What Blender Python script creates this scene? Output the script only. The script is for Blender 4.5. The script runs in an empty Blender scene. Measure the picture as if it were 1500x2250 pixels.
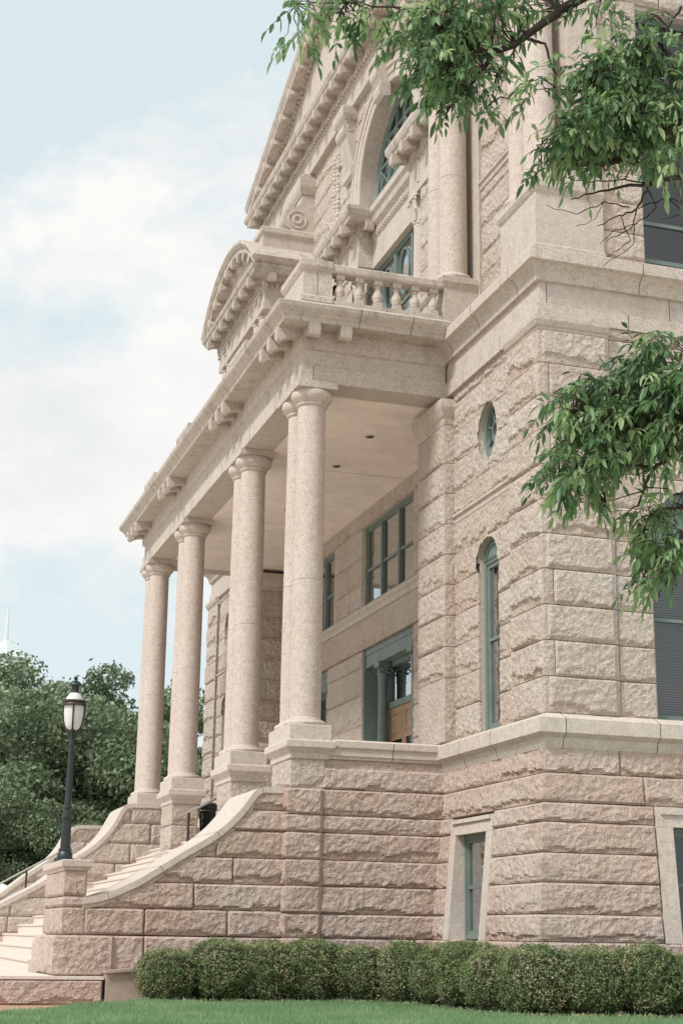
import bpy, math, random
import numpy as np
from mathutils import Matrix, Vector
random.seed(7); RNG = np.random.default_rng(7)
C = bpy.context.scene
COL = C.collection
# ------------------------------------------------------------------ camera
YAW, PIT, ROLL = 0.303755809, 0.272696174, 0.0156921038
fwd = np.array([math.sin(YAW)*math.cos(PIT), math.cos(YAW)*math.cos(PIT), math.sin(PIT)])
r0 = np.array([math.cos(YAW), -math.sin(YAW), 0]); u0 = np.cross(r0, fwd)
rr = math.cos(ROLL)*r0+math.sin(ROLL)*u0; uu = -math.sin(ROLL)*r0+math.cos(ROLL)*u0
cam_d = bpy.data.cameras.new('camera'); cam = bpy.data.objects.new('camera', cam_d); COL.objects.link(cam)
cam_d.sensor_fit = 'VERTICAL'; cam_d.sensor_height = 36; cam_d.lens = 3339.73/2250*36
cam_d.clip_start = .1; cam_d.clip_end = 3000
cam.matrix_world = Matrix(((rr[0], uu[0], -fwd[0], 0), (rr[1], uu[1], -fwd[1], 0), (rr[2], uu[2], -fwd[2], 0), (0, 0, 0, 1)))
C.camera = cam
# ------------------------------------------------------------------ light
SUN_TO = Vector((-.70, -.36, .92)).normalized()
EL = math.asin(SUN_TO.z); AZ = math.atan2(SUN_TO.x, SUN_TO.y)
w = bpy.data.worlds.new('World'); C.world = w; w.use_nodes = True
nt = w.node_tree; nt.nodes.clear()
def N(t, kind, **kw):
    n = t.nodes.new(kind)
    for k, v in kw.items():
        if k.startswith('i_'):
            key = k[2:]; key = int(key) if key.isdigit() else key.replace('_', ' ')
            n.inputs[key].default_value = v
        else: setattr(n, k, v)
    return n
out = N(nt, 'ShaderNodeOutputWorld'); bg = N(nt, 'ShaderNodeBackground', i_Strength=.15)
sky = N(nt, 'ShaderNodeTexSky', sky_type='NISHITA', sun_disc=False, sun_elevation=EL, sun_rotation=AZ, air_density=1.0, dust_density=2.0, ozone_density=1.0)
geo = N(nt, 'ShaderNodeTexCoord')
mp = N(nt, 'ShaderNodeMapping'); mp.inputs['Scale'].default_value = (1, 1, 1.7); mp.inputs['Location'].default_value = (3.1, .35, .2)
nz = N(nt, 'ShaderNodeTexNoise', i_Scale=5.2, i_Detail=12, i_Roughness=.6, i_Distortion=.15)
sep = N(nt, 'ShaderNodeSeparateXYZ')
band = N(nt, 'ShaderNodeValToRGB')
cr = band.color_ramp; cr.elements[0].position = 0; cr.elements[0].color = (.5, .5, .5, 1); cr.elements[1].position = 1; cr.elements[1].color = (.32, .32, .32, 1)
for p, v in ((.06, .57), (.13, .60), (.2, .61), (.28, .64), (.36, .645), (.41, .60), (.46, .49), (.51, .34), (.58, .25)): e = cr.elements.new(p); e.color = (v, v, v, 1)
add = N(nt, 'ShaderNodeMath', operation='ADD'); sub = N(nt, 'ShaderNodeMath', operation='MULTIPLY_ADD'); sub.inputs[1].default_value = 8; sub.inputs[2].default_value = -8*1.0
clampn = N(nt, 'ShaderNodeClamp')
pale = N(nt, 'ShaderNodeMix', data_type='RGBA'); pale.inputs[0].default_value = .90; pale.inputs[7].default_value = (3.34, 3.80, 3.86, 1)
mix = N(nt, 'ShaderNodeMix', data_type='RGBA'); mix.inputs[7].default_value = (4.55, 4.50, 4.38, 1)
L = nt.links.new
L(geo.outputs['Generated'], mp.inputs['Vector']); L(mp.outputs[0], nz.inputs['Vector']); L(geo.outputs['Generated'], sep.inputs[0])
tx = N(nt, 'ShaderNodeMath', operation='MULTIPLY_ADD'); tx.inputs[1].default_value = -.5; tx.inputs[2].default_value = .055; tz = N(nt, 'ShaderNodeMath', operation='ADD')
L(sep.outputs['X'], tx.inputs[0]); L(tx.outputs[0], tz.inputs[0]); L(sep.outputs['Z'], tz.inputs[1]); L(tz.outputs[0], band.inputs[0]); L(band.outputs[0], add.inputs[0]); L(nz.outputs[0], add.inputs[1]); L(add.outputs[0], sub.inputs[0]); L(sub.outputs[0], clampn.inputs[0])
n2 = N(nt, 'ShaderNodeTexNoise', i_Scale=7.5, i_Detail=8, i_Roughness=.6); cc_ = N(nt, 'ShaderNodeValToRGB'); cc_.color_ramp.elements[0].position = .36; cc_.color_ramp.elements[0].color = (3.70, 3.80, 3.82, 1); cc_.color_ramp.elements[1].position = .6; cc_.color_ramp.elements[1].color = (4.30, 4.26, 4.17, 1)
L(mp.outputs[0], n2.inputs[0]); L(n2.outputs[0], cc_.inputs[0]); L(cc_.outputs[0], mix.inputs[7])
L(sky.outputs[0], pale.inputs[6]); L(pale.outputs[2], mix.inputs[6]); L(clampn.outputs[0], mix.inputs[0]); L(mix.outputs[2], bg.inputs[0]); L(bg.outputs[0], out.inputs[0])
sun_d = bpy.data.lights.new('sun', 'SUN'); sun_d.energy = 2.15; sun_d.angle = math.radians(10); sun_d.color = (1, .97, .93)
sun = bpy.data.objects.new('sun', sun_d); COL.objects.link(sun); sun.rotation_euler = SUN_TO.to_track_quat('Z', 'Y').to_euler()
C.view_settings.view_transform = 'Standard'; C.view_settings.look = 'None'; C.view_settings.exposure = 0.6; C.view_settings.gamma = 1
C.cycles.max_bounces = 8; C.cycles.transparent_max_bounces = 12
C.cycles.use_denoising = True
# ------------------------------------------------------------------ materials
def newmat(name):
    m = bpy.data.materials.new(name); m.use_nodes = True
    t = m.node_tree; b = t.nodes['Principled BSDF']; return m, t, b
def ramp(t, stops):
    n = t.nodes.new('ShaderNodeValToRGB'); c = n.color_ramp
    c.elements[0].position, c.elements[0].color = stops[0][0], (*stops[0][1], 1)
    c.elements[1].position, c.elements[1].color = stops[-1][0], (*stops[-1][1], 1)
    for p, v in stops[1:-1]: c.elements.new(p).color = (*v, 1)
    return n
def mixc(t, fac, a, b, blend='MIX'):
    n = N(t, 'ShaderNodeMix', data_type='RGBA', blend_type=blend)
    for i, v in ((0, fac), (6, a), (7, b)):
        if hasattr(v, 'links') or hasattr(v, 'is_linked'): t.links.new(v, n.inputs[i])
        else: n.inputs[i].default_value = v if i == 0 else (*v, 1)
    return n.outputs[2]
def granite(name, base, pink, grime, bump, grain=1.0, stain=0.0):
    m, t, b = newmat(name); K = t.links.new
    tc = N(t, 'ShaderNodeTexCoord'); co = tc.outputs['Object']
    big = N(t, 'ShaderNodeTexNoise', i_Scale=.55, i_Detail=4); K(co, big.inputs[0])
    mid = N(t, 'ShaderNodeTexNoise', i_Scale=9, i_Detail=5, i_Roughness=.7); K(co, mid.inputs[0])
    sp = N(t, 'ShaderNodeTexNoise', i_Scale=62, i_Detail=2, i_Roughness=.8); K(co, sp.inputs[0])
    sp2 = N(t, 'ShaderNodeTexNoise', i_Scale=75, i_Detail=1); K(co, sp2.inputs[0])
    at = N(t, 'ShaderNodeAttribute', attribute_name='tint')
    r1 = ramp(t, [(.38, (0, 0, 0)), (.66, (1, 1, 1))]); K(big.outputs[0], r1.inputs[0])
    c = mixc(t, r1.outputs[0], base, pink)
    # stones differ from one to the next
    c = mixc(t, at.outputs['Fac'], c, tuple(x*y for x, y in zip(pink, (.83, .74, .68))))
    r2 = ramp(t, [(.35, (.87, .86, .85)), (.65, (1.07, 1.07, 1.07))]); K(mid.outputs[0], r2.inputs[0])
    c = mixc(t, 1.0, c, r2.outputs[0], 'MULTIPLY')
    r3 = ramp(t, [(.36, (.20, .19, .19)), (.435, (1, 1, 1))]); K(sp.outputs[0], r3.inputs[0])
    c = mixc(t, min(1, .75*grain), c, r3.outputs[0], 'MULTIPLY')
    r4 = ramp(t, [(.56, (0, 0, 0)), (.68, (.55, .55, .55))]); K(sp2.outputs[0], r4.inputs[0])
    c = mixc(t, r4.outputs[0], c, tuple(min(.75, x*1.35) for x in base))
    if grime:
        mpn = N(t, 'ShaderNodeMapping'); mpn.inputs['Scale'].default_value = (2.2, 2.2, .55); K(co, mpn.inputs[0])
        gn = N(t, 'ShaderNodeTexNoise', i_Scale=1.6, i_Detail=7, i_Roughness=.68); K(mpn.outputs[0], gn.inputs[0])
        r5 = ramp(t, [(.50, (0, 0, 0)), (.74, (grime, grime, grime))]); K(gn.outputs[0], r5.inputs[0])
        c = mixc(t, r5.outputs[0], c, (.13, .115, .10))
    if stain:
        sn = N(t, 'ShaderNodeTexNoise', i_Scale=2.6, i_Detail=6, i_Roughness=.6, i_Distortion=.6); K(co, sn.inputs[0])
        r6 = ramp(t, [(.5, (0, 0, 0)), (.7, (stain, stain, stain))]); K(sn.outputs[0], r6.inputs[0])
        c = mixc(t, r6.outputs[0], c, (.36, .225, .165))
    K(c, b.inputs['Base Color']); b.inputs['Roughness'].default_value = .82; b.inputs['Specular IOR Level'].default_value = .25
    bp = N(t, 'ShaderNodeBump', i_Strength=bump, i_Distance=.012)
    if bump > .8:      # broken, chipped faces
        vo = N(t, 'ShaderNodeTexVoronoi', i_Scale=13); dn = N(t, 'ShaderNodeTexNoise', i_Scale=9, i_Detail=3); vm = mixc(t, .12, co, dn.outputs['Color']); K(vm, vo.inputs['Vector']); b2 = N(t, 'ShaderNodeBump', i_Strength=.55, i_Distance=.035); K(vo.outputs['Distance'], b2.inputs['Height']); K(b2.outputs[0], bp.inputs['Normal'])
    ad = N(t, 'ShaderNodeMath', operation='ADD'); K(sp.outputs[0], ad.inputs[0]); K(mid.outputs[0], ad.inputs[1]); K(ad.outputs[0], bp.inputs['Height']); K(bp.outputs[0], b.inputs['Normal'])
    return m
M = {}
M['rock'] = granite('rock_faced_granite', (.575, .51, .447), (.57, .475, .41), .14, 1.0, 1.35, .24)
M['rock_pink'] = granite('rock_faced_pink_granite', (.58, .48, .42), (.55, .415, .35), .08, 1.0, 1.35, .34)
M['ashlar'] = granite('smooth_granite', (.565, .497, .435), (.555, .475, .408), .26, .28, 1.25)
M['trim'] = granite('weathered_trim_granite', (.55, .485, .425), (.54, .46, .395), .60, .35, 1.2)
M['column'] = granite('column_granite', (.595, .51, .45), (.585, .475, .415), .12, .12, 1.3)
M['clean'] = granite('pale_coping_granite', (.61, .535, .475), (.60, .50, .44), .10, .2, 1.0)
def plain(name, col, rough=.6, spec=.3, noise=.0, scale=6, bump=0, metal=0):
    m, t, b = newmat(name); b.inputs['Roughness'].default_value = rough; b.inputs['Specular IOR Level'].default_value = spec; b.inputs['Metallic'].default_value = metal
    b.inputs['Base Color'].default_value = (*col, 1)
    if noise:
        tc = N(t, 'ShaderNodeTexCoord'); n = N(t, 'ShaderNodeTexNoise', i_Scale=scale, i_Detail=6, i_Roughness=.6); t.links.new(tc.outputs['Object'], n.inputs[0])
        r = ramp(t, [(.3, tuple(x*(1-noise) for x in col)), (.7, tuple(min(1, x*(1+noise)) for x in col))]); t.links.new(n.outputs[0], r.inputs[0]); t.links.new(r.outputs[0], b.inputs['Base Color'])
        if bump:
            bp = N(t, 'ShaderNodeBump', i_Strength=bump, i_Distance=.02); t.links.new(n.outputs[0], bp.inputs['Height']); t.links.new(bp.outputs[0], b.inputs['Normal'])
    return m
M['plaster'] = plain('ceiling_plaster', (.84, .745, .655), .8, .2, .10, 2.2, .1)
M['green'] = plain('green_paint', (.165, .21, .188), .45, .4, .12, 5)
M['wood'] = plain('oak_door', (.34, .21, .125), .5, .4, .25, 9)
M['dark'] = plain('dark_interior', (.07, .064, .06), .9, .1)
M['lampmetal'] = plain('dark_green_cast_iron', (.018, .028, .025), .42, .5, .25, 18)
M['rustmetal'] = plain('bronze_lamp_rim', (.05, .035, .026), .5, .4, .3, 20)
M['steel'] = plain('brushed_steel', (.42, .40, .37), .35, .5, 0, 1, 0, .8)
M['blind'] = plain('window_blind', (.23, .215, .195), .7, .2)
M['grout'] = plain('dark_joint_mortar', (.10, .085, .07), .95, .1)
M['step'] = plain('stair_granite', (.68, .59, .52), .8, .25, .12, 14, .1)
M['concrete'] = plain('pale_paving', (.60, .53, .47), .85, .2, .15, 5, .2)
M['curb'] = plain('smooth_concrete_curb', (.38, .31, .265), .85, .2, .15, 5, .2)
M['path'] = plain('red_paving', (.46, .28, .20), .85, .2, .2, 4, .2)
M['soil'] = plain('garden_soil', (.10, .07, .05), .95, .1, .4, 9, .5)
M['turf'] = plain('turf_base', (.14, .22, .09), .95, .1, .4, 3, .3)
M['bark'] = plain('tree_bark', (.055, .042, .034), .9, .15, .4, 12, .6)
M['white'] = plain('white_canvas', (.78, .78, .76), .7, .2, .05, 3)
M['spire'] = plain('haze_paled_spire', (.62, .68, .65), .5, .4, .06, .1)  # distance haze is put into this pale grey-green colour; no air is modelled
M['farwall'] = plain('pale_far_wall', (.60, .62, .60), .8, .2, .08, .2)
m, t, b = newmat('opal_glass'); M['opal'] = m
b.inputs['Base Color'].default_value = (.68, .68, .66, 1); b.inputs['Roughness'].default_value = .22; b.inputs['Subsurface Weight'].default_value = .2; b.inputs['Subsurface Radius'].default_value = (.05, .05, .05)
m, t, b = newmat('window_glass'); M['glass'] = m; t.nodes.remove(b)
o = t.nodes['Material Output']; tr = N(t, 'ShaderNodeBsdfTransparent'); tr.inputs[0].default_value = (.72, .73, .72, 1)
gl = N(t, 'ShaderNodeBsdfGlossy', i_Roughness=.03); gl.inputs[0].default_value = (.62, .65, .67, 1); fr = N(t, 'ShaderNodeLayerWeight', i_Blend=.13); mx = N(t, 'ShaderNodeMixShader')
ma = N(t, 'ShaderNodeMath', operation='MULTIPLY_ADD'); ma.inputs[1].default_value = .8; ma.inputs[2].default_value = .14; t.links.new(fr.outputs['Fresnel'], ma.inputs[0]); t.links.new(ma.outputs[0], mx.inputs[0]); t.links.new(tr.outputs[0], mx.inputs[1]); t.links.new(gl.outputs[0], mx.inputs[2]); t.links.new(mx.outputs[0], o.inputs[0])
def leafmat(name, stops, trans=.35, gloss=.28):
    m, t, b = newmat(name); t.nodes.remove(b); o = t.nodes['Material Output']
    at = N(t, 'ShaderNodeAttribute', attribute_name='tint'); r = ramp(t, stops); t.links.new(at.outputs['Fac'], r.inputs[0])
    df = N(t, 'ShaderNodeBsdfPrincipled', i_Roughness=.42); df.inputs['Specular IOR Level'].default_value = gloss; tl = N(t, 'ShaderNodeBsdfTranslucent'); mx = N(t, 'ShaderNodeMixShader', i_Fac=trans)
    t.links.new(r.outputs[0], df.inputs['Base Color']); t.links.new(r.outputs[0], tl.inputs[0]); t.links.new(df.outputs[0], mx.inputs[1]); t.links.new(tl.outputs[0], mx.inputs[2]); t.links.new(mx.outputs[0], o.inputs[0])
    return m
M['leaf'] = leafmat('ash_leaf', [(0, (.05, .115, .05)), (.5, (.165, .30, .115)), (1, (.42, .54, .26))], .5, .6)
M['oak'] = leafmat('oak_leaf', [(0, (.09, .13, .07)), (.5, (.21, .275, .155)), (1, (.45, .51, .33))], .3, .4)
M['hedge'] = leafmat('boxwood_leaf', [(0, (.075, .105, .05)), (.45, (.21, .295, .12)), (.62, (.34, .335, .18)), (1, (.52, .44, .29))], .3, .25)
M['grass'] = leafmat('grass_blade', [(0, (.18, .29, .14)), (.6, (.31, .46, .24)), (1, (.48, .56, .34))], .35, .2)
# ------------------------------------------------------------------ mesh helpers
Z3 = np.array([0, 0, 1.])
def _hash(ix, iy, s):
    h = (ix.astype(np.int64)*374761393+iy.astype(np.int64)*668265263+int(s)*1442695041) & 0xFFFFFFFF
    h = ((h ^ (h >> 13))*1274126177) & 0xFFFFFFFF
    return ((h ^ (h >> 16)) & 0xFFFF)/65535.0
def vn(x, y, s=0):
    ix = np.floor(x); iy = np.floor(y); fx = x-ix; fy = y-iy; fx = fx*fx*(3-2*fx); fy = fy*fy*(3-2*fy)
    a = _hash(ix, iy, s); b = _hash(ix+1, iy, s); c = _hash(ix, iy+1, s); d = _hash(ix+1, iy+1, s)
    return (a*(1-fx)+b*fx)*(1-fy)+(c*(1-fx)+d*fx)*fy
def fbm(x, y, s=0, o=4):
    r = 0; a = .5; t = 0
    for i in range(o): r = r+a*vn(x, y, s+i*17); t += a; a *= .5; x = x*2.03+7.1; y = y*2.03+3.7
    return r/t
def sst(a, b, x): t = np.clip((x-a)/(b-a), 0, 1); return t*t*(3-2*t)
class MB:
    def __init__(s): s.v = []; s.f = []; s.t = []; s.n = 0
    def add(s, V, F, tint=0.):
        V = np.asarray(V, float).reshape(-1, 3); s.v.append(V); s.t.append(np.broadcast_to(np.asarray(tint, float), (len(V),)))
        for a in F: s.f.append(np.asarray(a, np.int64)+s.n)
        s.n += len(V)
    def addq(s, V, Q, tint=0.):      # Q: (n,4) or (n,3) array
        V = np.asarray(V, float).reshape(-1, 3); s.v.append(V); s.t.append(np.broadcast_to(np.asarray(tint, float), (len(V),)))
        s.f.append(np.asarray(Q, np.int64)+s.n); s.n += len(V)
    def box(s, x0, x1, y0, y1, z0, z1, tint=0.):
        s.add([(x, y, z) for z in (z0, z1) for y in (y0, y1) for x in (x0, x1)], [(0, 2, 3, 1), (4, 5, 7, 6), (0, 1, 5, 4), (2, 6, 7, 3), (0, 4, 6, 2), (1, 3, 7, 5)], tint)
    def cbox(s, x0, x1, y0, y1, z0, z1, c=.015):     # box with chamfered vertical and top edges
        P = [(x0+c, y0), (x1-c, y0), (x1, y0+c), (x1, y1-c), (x1-c, y1), (x0+c, y1), (x0, y1-c), (x0, y0+c)]
        cx, cy = (x0+x1)/2, (y0+y1)/2
        q = [(x+(c if x < cx else -c), y+(c if y < cy else -c)) for x, y in P]
        V = [(*p, z0) for p in P]+[(*p, z1-c) for p in P]+[(*p, z1) for p in q]
        F = [tuple(range(7, -1, -1)), tuple(range(16, 24))]
        for k in (0, 8):
            for i in range(8): j = (i+1) % 8; F.append((k+i, k+j, k+8+j, k+8+i))
        s.add(V, F)
    def sweep(s, path, prof, back=None, closed=False, tint=0.):
        """profile (offset, z) from bottom to top swept along a plan path; offsets go to the left of travel"""
        p = np.array(path, float); n = len(p); prof = list(prof)
        if back is not None: prof = prof+[(back, prof[-1][1]), (back, prof[0][1])]
        d = [p[(i+1) % n]-p[i] for i in range(n if closed else n-1)]; d = [x/np.hypot(*x) for x in d]; nn = [np.array([-x[1], x[0]]) for x in d]
        V = []
        for i in range(n):
            if closed: a, b = nn[i-1], nn[i]
            else: a, b = nn[max(0, i-1)], nn[min(len(nn)-1, i)]
            m_ = (a+b)/(1+a@b)
            for o_, z in prof: q = p[i]+m_*o_; V.append((q[0], q[1], z))
        k = len(prof); F = []
        for i in range(n if closed else n-1):
            j = (i+1) % n
            for c in range(k if back is not None else k-1): e = (c+1) % k; F.append((i*k+c, j*k+c, j*k+e, i*k+e))
        if not closed and back is not None: F.append(tuple(range(k))); F.append(tuple(range((n-1)*k+k-1, (n-1)*k-1, -1)))
        s.add(V, F, tint)
    def lathe(s, prof, c=(0, 0, 0), n=40, tint=0., ax=None):
        a = np.linspace(0, 2*np.pi, n, endpoint=False); k = len(prof); V = []
        for r, z in prof: V += [(c[0]+r*math.cos(q), c[1]+r*math.sin(q), c[2]+z) for q in a]
        V = np.array(V)
        if ax is not None: V = V@ax.T
        F = [(i*n+j, i*n+(j+1) % n, (i+1)*n+(j+1) % n, (i+1)*n+j) for i in range(k-1) for j in range(n)]
        F += [tuple(range(n-1, -1, -1)), tuple(range((k-1)*n, k*n))]
        s.add(V, F, tint)
    def tube(s, pts, rad, n=7, tint=0.):
        pts = np.array(pts, float); m_ = len(pts); rad = np.broadcast_to(np.asarray(rad, float), (m_,)); V = []
        for i in range(m_):
            d = pts[min(i+1, m_-1)]-pts[max(i-1, 0)]; d /= max(1e-9, np.linalg.norm(d))
            a = np.cross(d, [0.31, .17, .93]); a /= np.linalg.norm(a); b = np.cross(d, a)
            for q in range(n): th = 2*math.pi*q/n; V.append(pts[i]+rad[i]*(a*math.cos(th)+b*math.sin(th)))
        F = [(i*n+j, i*n+(j+1) % n, (i+1)*n+(j+1) % n, (i+1)*n+j) for i in range(m_-1) for j in range(n)]
        F += [tuple(range(n)), tuple(range((m_-1)*n, m_*n))]
        s.add(V, F, tint)
    def extrude(s, poly, axis, a0, a1, tint=0.):   # poly in the other two axes; axis 'x': (y,z); 'y': (x,z)
        k = len(poly); V = []
        for a in (a0, a1):
            for p, q in poly: V.append((a, p, q) if axis == 'x' else ((p, a, q) if axis == 'y' else (p, q, a)))
        F = [tuple(range(k)), tuple(range(2*k-1, k-1, -1))]+[(i, (i+1) % k, k+(i+1) % k, k+i) for i in range(k)]
        s.add(V, F, tint)
    def ball(s, c, r, n=8, tint=0.):
        s.lathe([(max(1e-4, math.sin(math.pi*i/n))*r, -math.cos(math.pi*i/n)*r) for i in range(n+1)], c, n+2, tint)
    def mesh(s, name, smooth=None):
        V = np.concatenate(s.v); me = bpy.data.meshes.new(name)
        loops = []; sizes = []
        for f in s.f:
            if f.ndim == 2: loops.append(f.reshape(-1)); sizes.append(np.full(len(f), f.shape[1]))
            else: loops.append(f); sizes.append(np.array([len(f)]))
        loops = np.concatenate(loops).astype(np.int32); sizes = np.concatenate(sizes).astype(np.int32); st = np.concatenate([[0], np.cumsum(sizes)[:-1]]).astype(np.int32)
        me.vertices.add(len(V)); me.vertices.foreach_set('co', V.reshape(-1).astype(np.float32))
        me.loops.add(len(loops)); me.loops.foreach_set('vertex_index', loops)
        me.polygons.add(len(sizes)); me.polygons.foreach_set('loop_start', st); me.polygons.foreach_set('loop_total', sizes)
        me.update(calc_edges=True)
        T = np.concatenate(s.t)
        if T.max() != 0: at = me.attributes.new('tint', 'FLOAT', 'POINT'); at.data.foreach_set('value', T.astype(np.float32))
        me.polygons.foreach_set('use_smooth', np.full(len(sizes), smooth is not None))
        if smooth is not None:
            if smooth < 180: me.set_sharp_from_angle(angle=math.radians(smooth))
        return me
def tag(o, label=None, cat=None, group=None, kind=None):
    for k, v in (('label', label), ('category', cat), ('group', group), ('kind', kind)):
        if v: o[k] = v
    return o
def obj(name, mb, mat, parent=None, smooth=None, loc=None, label=None):
    me = mb if isinstance(mb, bpy.types.Mesh) else mb.mesh(name, smooth)
    if not me.materials: me.materials.append(M[mat] if isinstance(mat, str) else mat)
    o = bpy.data.objects.new(name, me); COL.objects.link(o)
    if loc is not None: o.location = loc
    if parent: attach(o, parent)
    if label: o['label'] = label
    return o
def attach(o, p):
    o.parent = p
    # parts are modelled in place; only the thing's own Empty is moved to its base
    if p.type == 'EMPTY' and p.parent is None: o.matrix_parent_inverse = Matrix.LocRotScale(p.location, p.rotation_euler, p.scale).inverted()
def thing(name, label, cat, loc=(0, 0, 0), group=None):
    o = bpy.data.objects.new(name, None); COL.objects.link(o); o.location = loc; o.empty_display_size = .3
    return tag(o, label, cat, group)
def dup(o, parent=None, loc=None, deep=True):
    c = o.copy(); COL.objects.link(c)
    if parent is not None: c.parent = parent
    if loc is not None: c.location = loc
    if deep:
        for ch in list(o.children): dup(ch, c)
    return c
# rock-faced block: U along the wall, Nn outward
def block(mb, O, U, Nn, u0, u1, z0, z1, amp=.05, seed=0, bat=None, m=(0, 0, 0, 0), hole=None, res=.028, tint=None, cl=None, cr=None):
    """cl / cr = amplitude of a shared, rough corner at the left / right end (the neighbour face does the same)"""
    r = random.Random(seed*7919+13); g = .004
    gl = 0 if cl is not None else g; gr = 0 if cr is not None else g
    k = max(3, int((u1-u0-2*g)/res)); us = np.concatenate([[u0+gl], np.linspace(u0+gl+.004, u1-gr-.004, k), [u1-gr]])
    k = max(3, int((z1-z0-2*g)/res)); zs = np.concatenate([[z0+g], np.linspace(z0+g+.004, z1-g-.004, k), [z1-g]])
    UU, ZZ = np.meshgrid(us, zs)
    dl = UU-(u0+gl)-m[0]; dr = (u1-gr)-UU-m[1]
    dz = np.minimum(ZZ-(z0+g)-m[2], (z1-g)-ZZ-m[3]); fz = .35*(dz > 0)+.65*sst(0, .03, dz); fz = np.where(dz > 0, fz, 0)
    ed = lambda q: np.where(q > 0, .35+.65*sst(0, .032, q), 0)
    f = ed(np.minimum(dl if cl is None else 9, dr if cr is None else 9))*fz if (cl is None or cr is None) else fz
    if cl is not None and m[0]: f = f*ed(dl)
    if cr is not None and m[1]: f = f*ed(dr)
    v = (ZZ-z0)/(z1-z0); X = UU+seed*3.77; Y = ZZ+seed*1.31
    hack = r.choice([r.uniform(.15, .5), r.uniform(.6, 1.0), r.uniform(.7, 1.0)]); thr = r.uniform(.06, .24)+.42*(fbm(X*1.9, X*0+seed, seed, 3)-.5)+.34*(fbm(X*6, Y*5, seed+3, 4)-.5)
    s = 1-hack*(1-sst(thr-.035, thr+.035, v))
    lean = r.uniform(.2, .6); tl = r.uniform(-.5, .5)
    big = fbm(X*2.6, Y*2.6, seed+5, 3)-.5; fine = fbm(X*14, Y*14, seed+9, 4)-.5; rid = np.abs(fbm(X*5+Y*2.2, Y*5-X*1.5, seed+21, 4)-.5)*2
    step = np.floor(fbm(X*3.1, Y*4.3, seed+40, 2)*6)/6-.5
    d = .68*amp*((.52+.55*(1-lean*v))*s+big*.45-rid*.38+step*.45+tl*.3*((UU-u0)/(u1-u0)-.5)+.10)+fine*.032
    d = np.maximum(d, .0)*f
    bz = bat(ZZ) if bat else 0*ZZ; ush = 0
    for c, q, sg in ((cl, UU-u0, -1), (cr, u1-UU, 1)):
        if c is None: continue
        dc = c*(.35+.9*fbm(ZZ*6.3, ZZ*0+3.1, 77, 3))*fz*(.6+.5*s.mean(1, keepdims=True)*0+.4); t = sst(0, .09, q)
        d = d*t+dc*(1-t); ush = ush+sg*(dc+bz)*(1-t)
    d[0, :] = d[-1, :] = -.03
    if cl is None: d[:, 0] = -.03
    if cr is None: d[:, -1] = -.03
    if not isinstance(ush, int):
        ush[0, :] -= np.sign(ush[0, :])*0; UU2 = UU+ush
        for row in (0, -1):
            if cl is not None: UU2[row, 0] = u0-(bz[row, 0]-.03)
            if cr is not None: UU2[row, -1] = u1+(bz[row, -1]-.03)
    else: UU2 = UU
    off = d+bz
    V = O+UU2[..., None]*U+ZZ[..., None]*Z3+off[..., None]*Nn
    nz_, nu_ = UU.shape; idx = np.arange(nz_*nu_).reshape(nz_, nu_)
    Q = np.stack([idx[:-1, :-1], idx[:-1, 1:], idx[1:, 1:], idx[1:, :-1]], -1).reshape(-1, 4)
    if hole is not None:
        cu = (UU[:-1, :-1]+UU[1:, 1:])/2; cz = (ZZ[:-1, :-1]+ZZ[1:, 1:])/2; Q = Q[~hole(cu, cz).reshape(-1)]
    if len(Q):
        T = (r.uniform(0, .62)**1.7 if tint is None else tint); mb.addq(V.reshape(-1, 3), Q, T+0*UU.reshape(-1)+.42*(1-s).reshape(-1))
def courses(mb, O, U, Nn, u0, u1, zs, avg, amp=.05, seed=0, bat=None, hole=None, skip=(), m=(0, 0, 0, 0), single=False, res=.028, cl=None, cr=None):
    """rows of blocks; skip: (u0,u1,z0,z1) rectangles kept open"""
    r = random.Random(seed)
    for i in range(len(zs)-1):
        z0, z1 = zs[i], zs[i+1]; spans = [(u0, u1)]
        for a, b, c, d in skip:
            if z0 < d-.02 and z1 > c+.02:
                ns = []
                for p, q in spans:
                    if b <= p or a >= q: ns.append((p, q)); continue
                    if a-p > .03: ns.append((p, a))
                    if q-b > .03: ns.append((b, q))
                spans = ns
        for p, q in spans:
            n = 1 if single else max(1, round((q-p)/(avg*r.uniform(.75, 1.25)))); cuts = [p]
            for j in range(1, n): cuts.append(p+(q-p)*(j+r.uniform(-.22, .22))/n)
            cuts.append(q)
            for j in range(n):
                fl, fr_ = abs(cuts[j]-u0) < .01, abs(cuts[j+1]-u1) < .01
                block(mb, O, U, Nn, cuts[j], cuts[j+1], z0, z1, amp, seed*101+i*17+j+int((p-u0)*10)*3, bat, (m[0] if fl else 0, m[1] if fr_ else 0, m[2], m[3]), hole, res, None, cl if fl else None, cr if fr_ else None)
MX = np.array([-1., 0, 0]); MY = np.array([0, -1., 0]); UX = np.array([1., 0, 0]); UY = np.array([0, 1., 0]); PY = np.array([0, 1., 0])
def faceX(x): return (np.array([x, 0, 0]), UY, MX)     # wall looking to -X, u = y
def faceY(y): return (np.array([0, y, 0]), UX, MY)     # wall looking to -Y, u = x
def faceYp(y): return (np.array([0, y, 0]), UX, PY)
CY = 33.05                                              # centre line of the front
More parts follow.
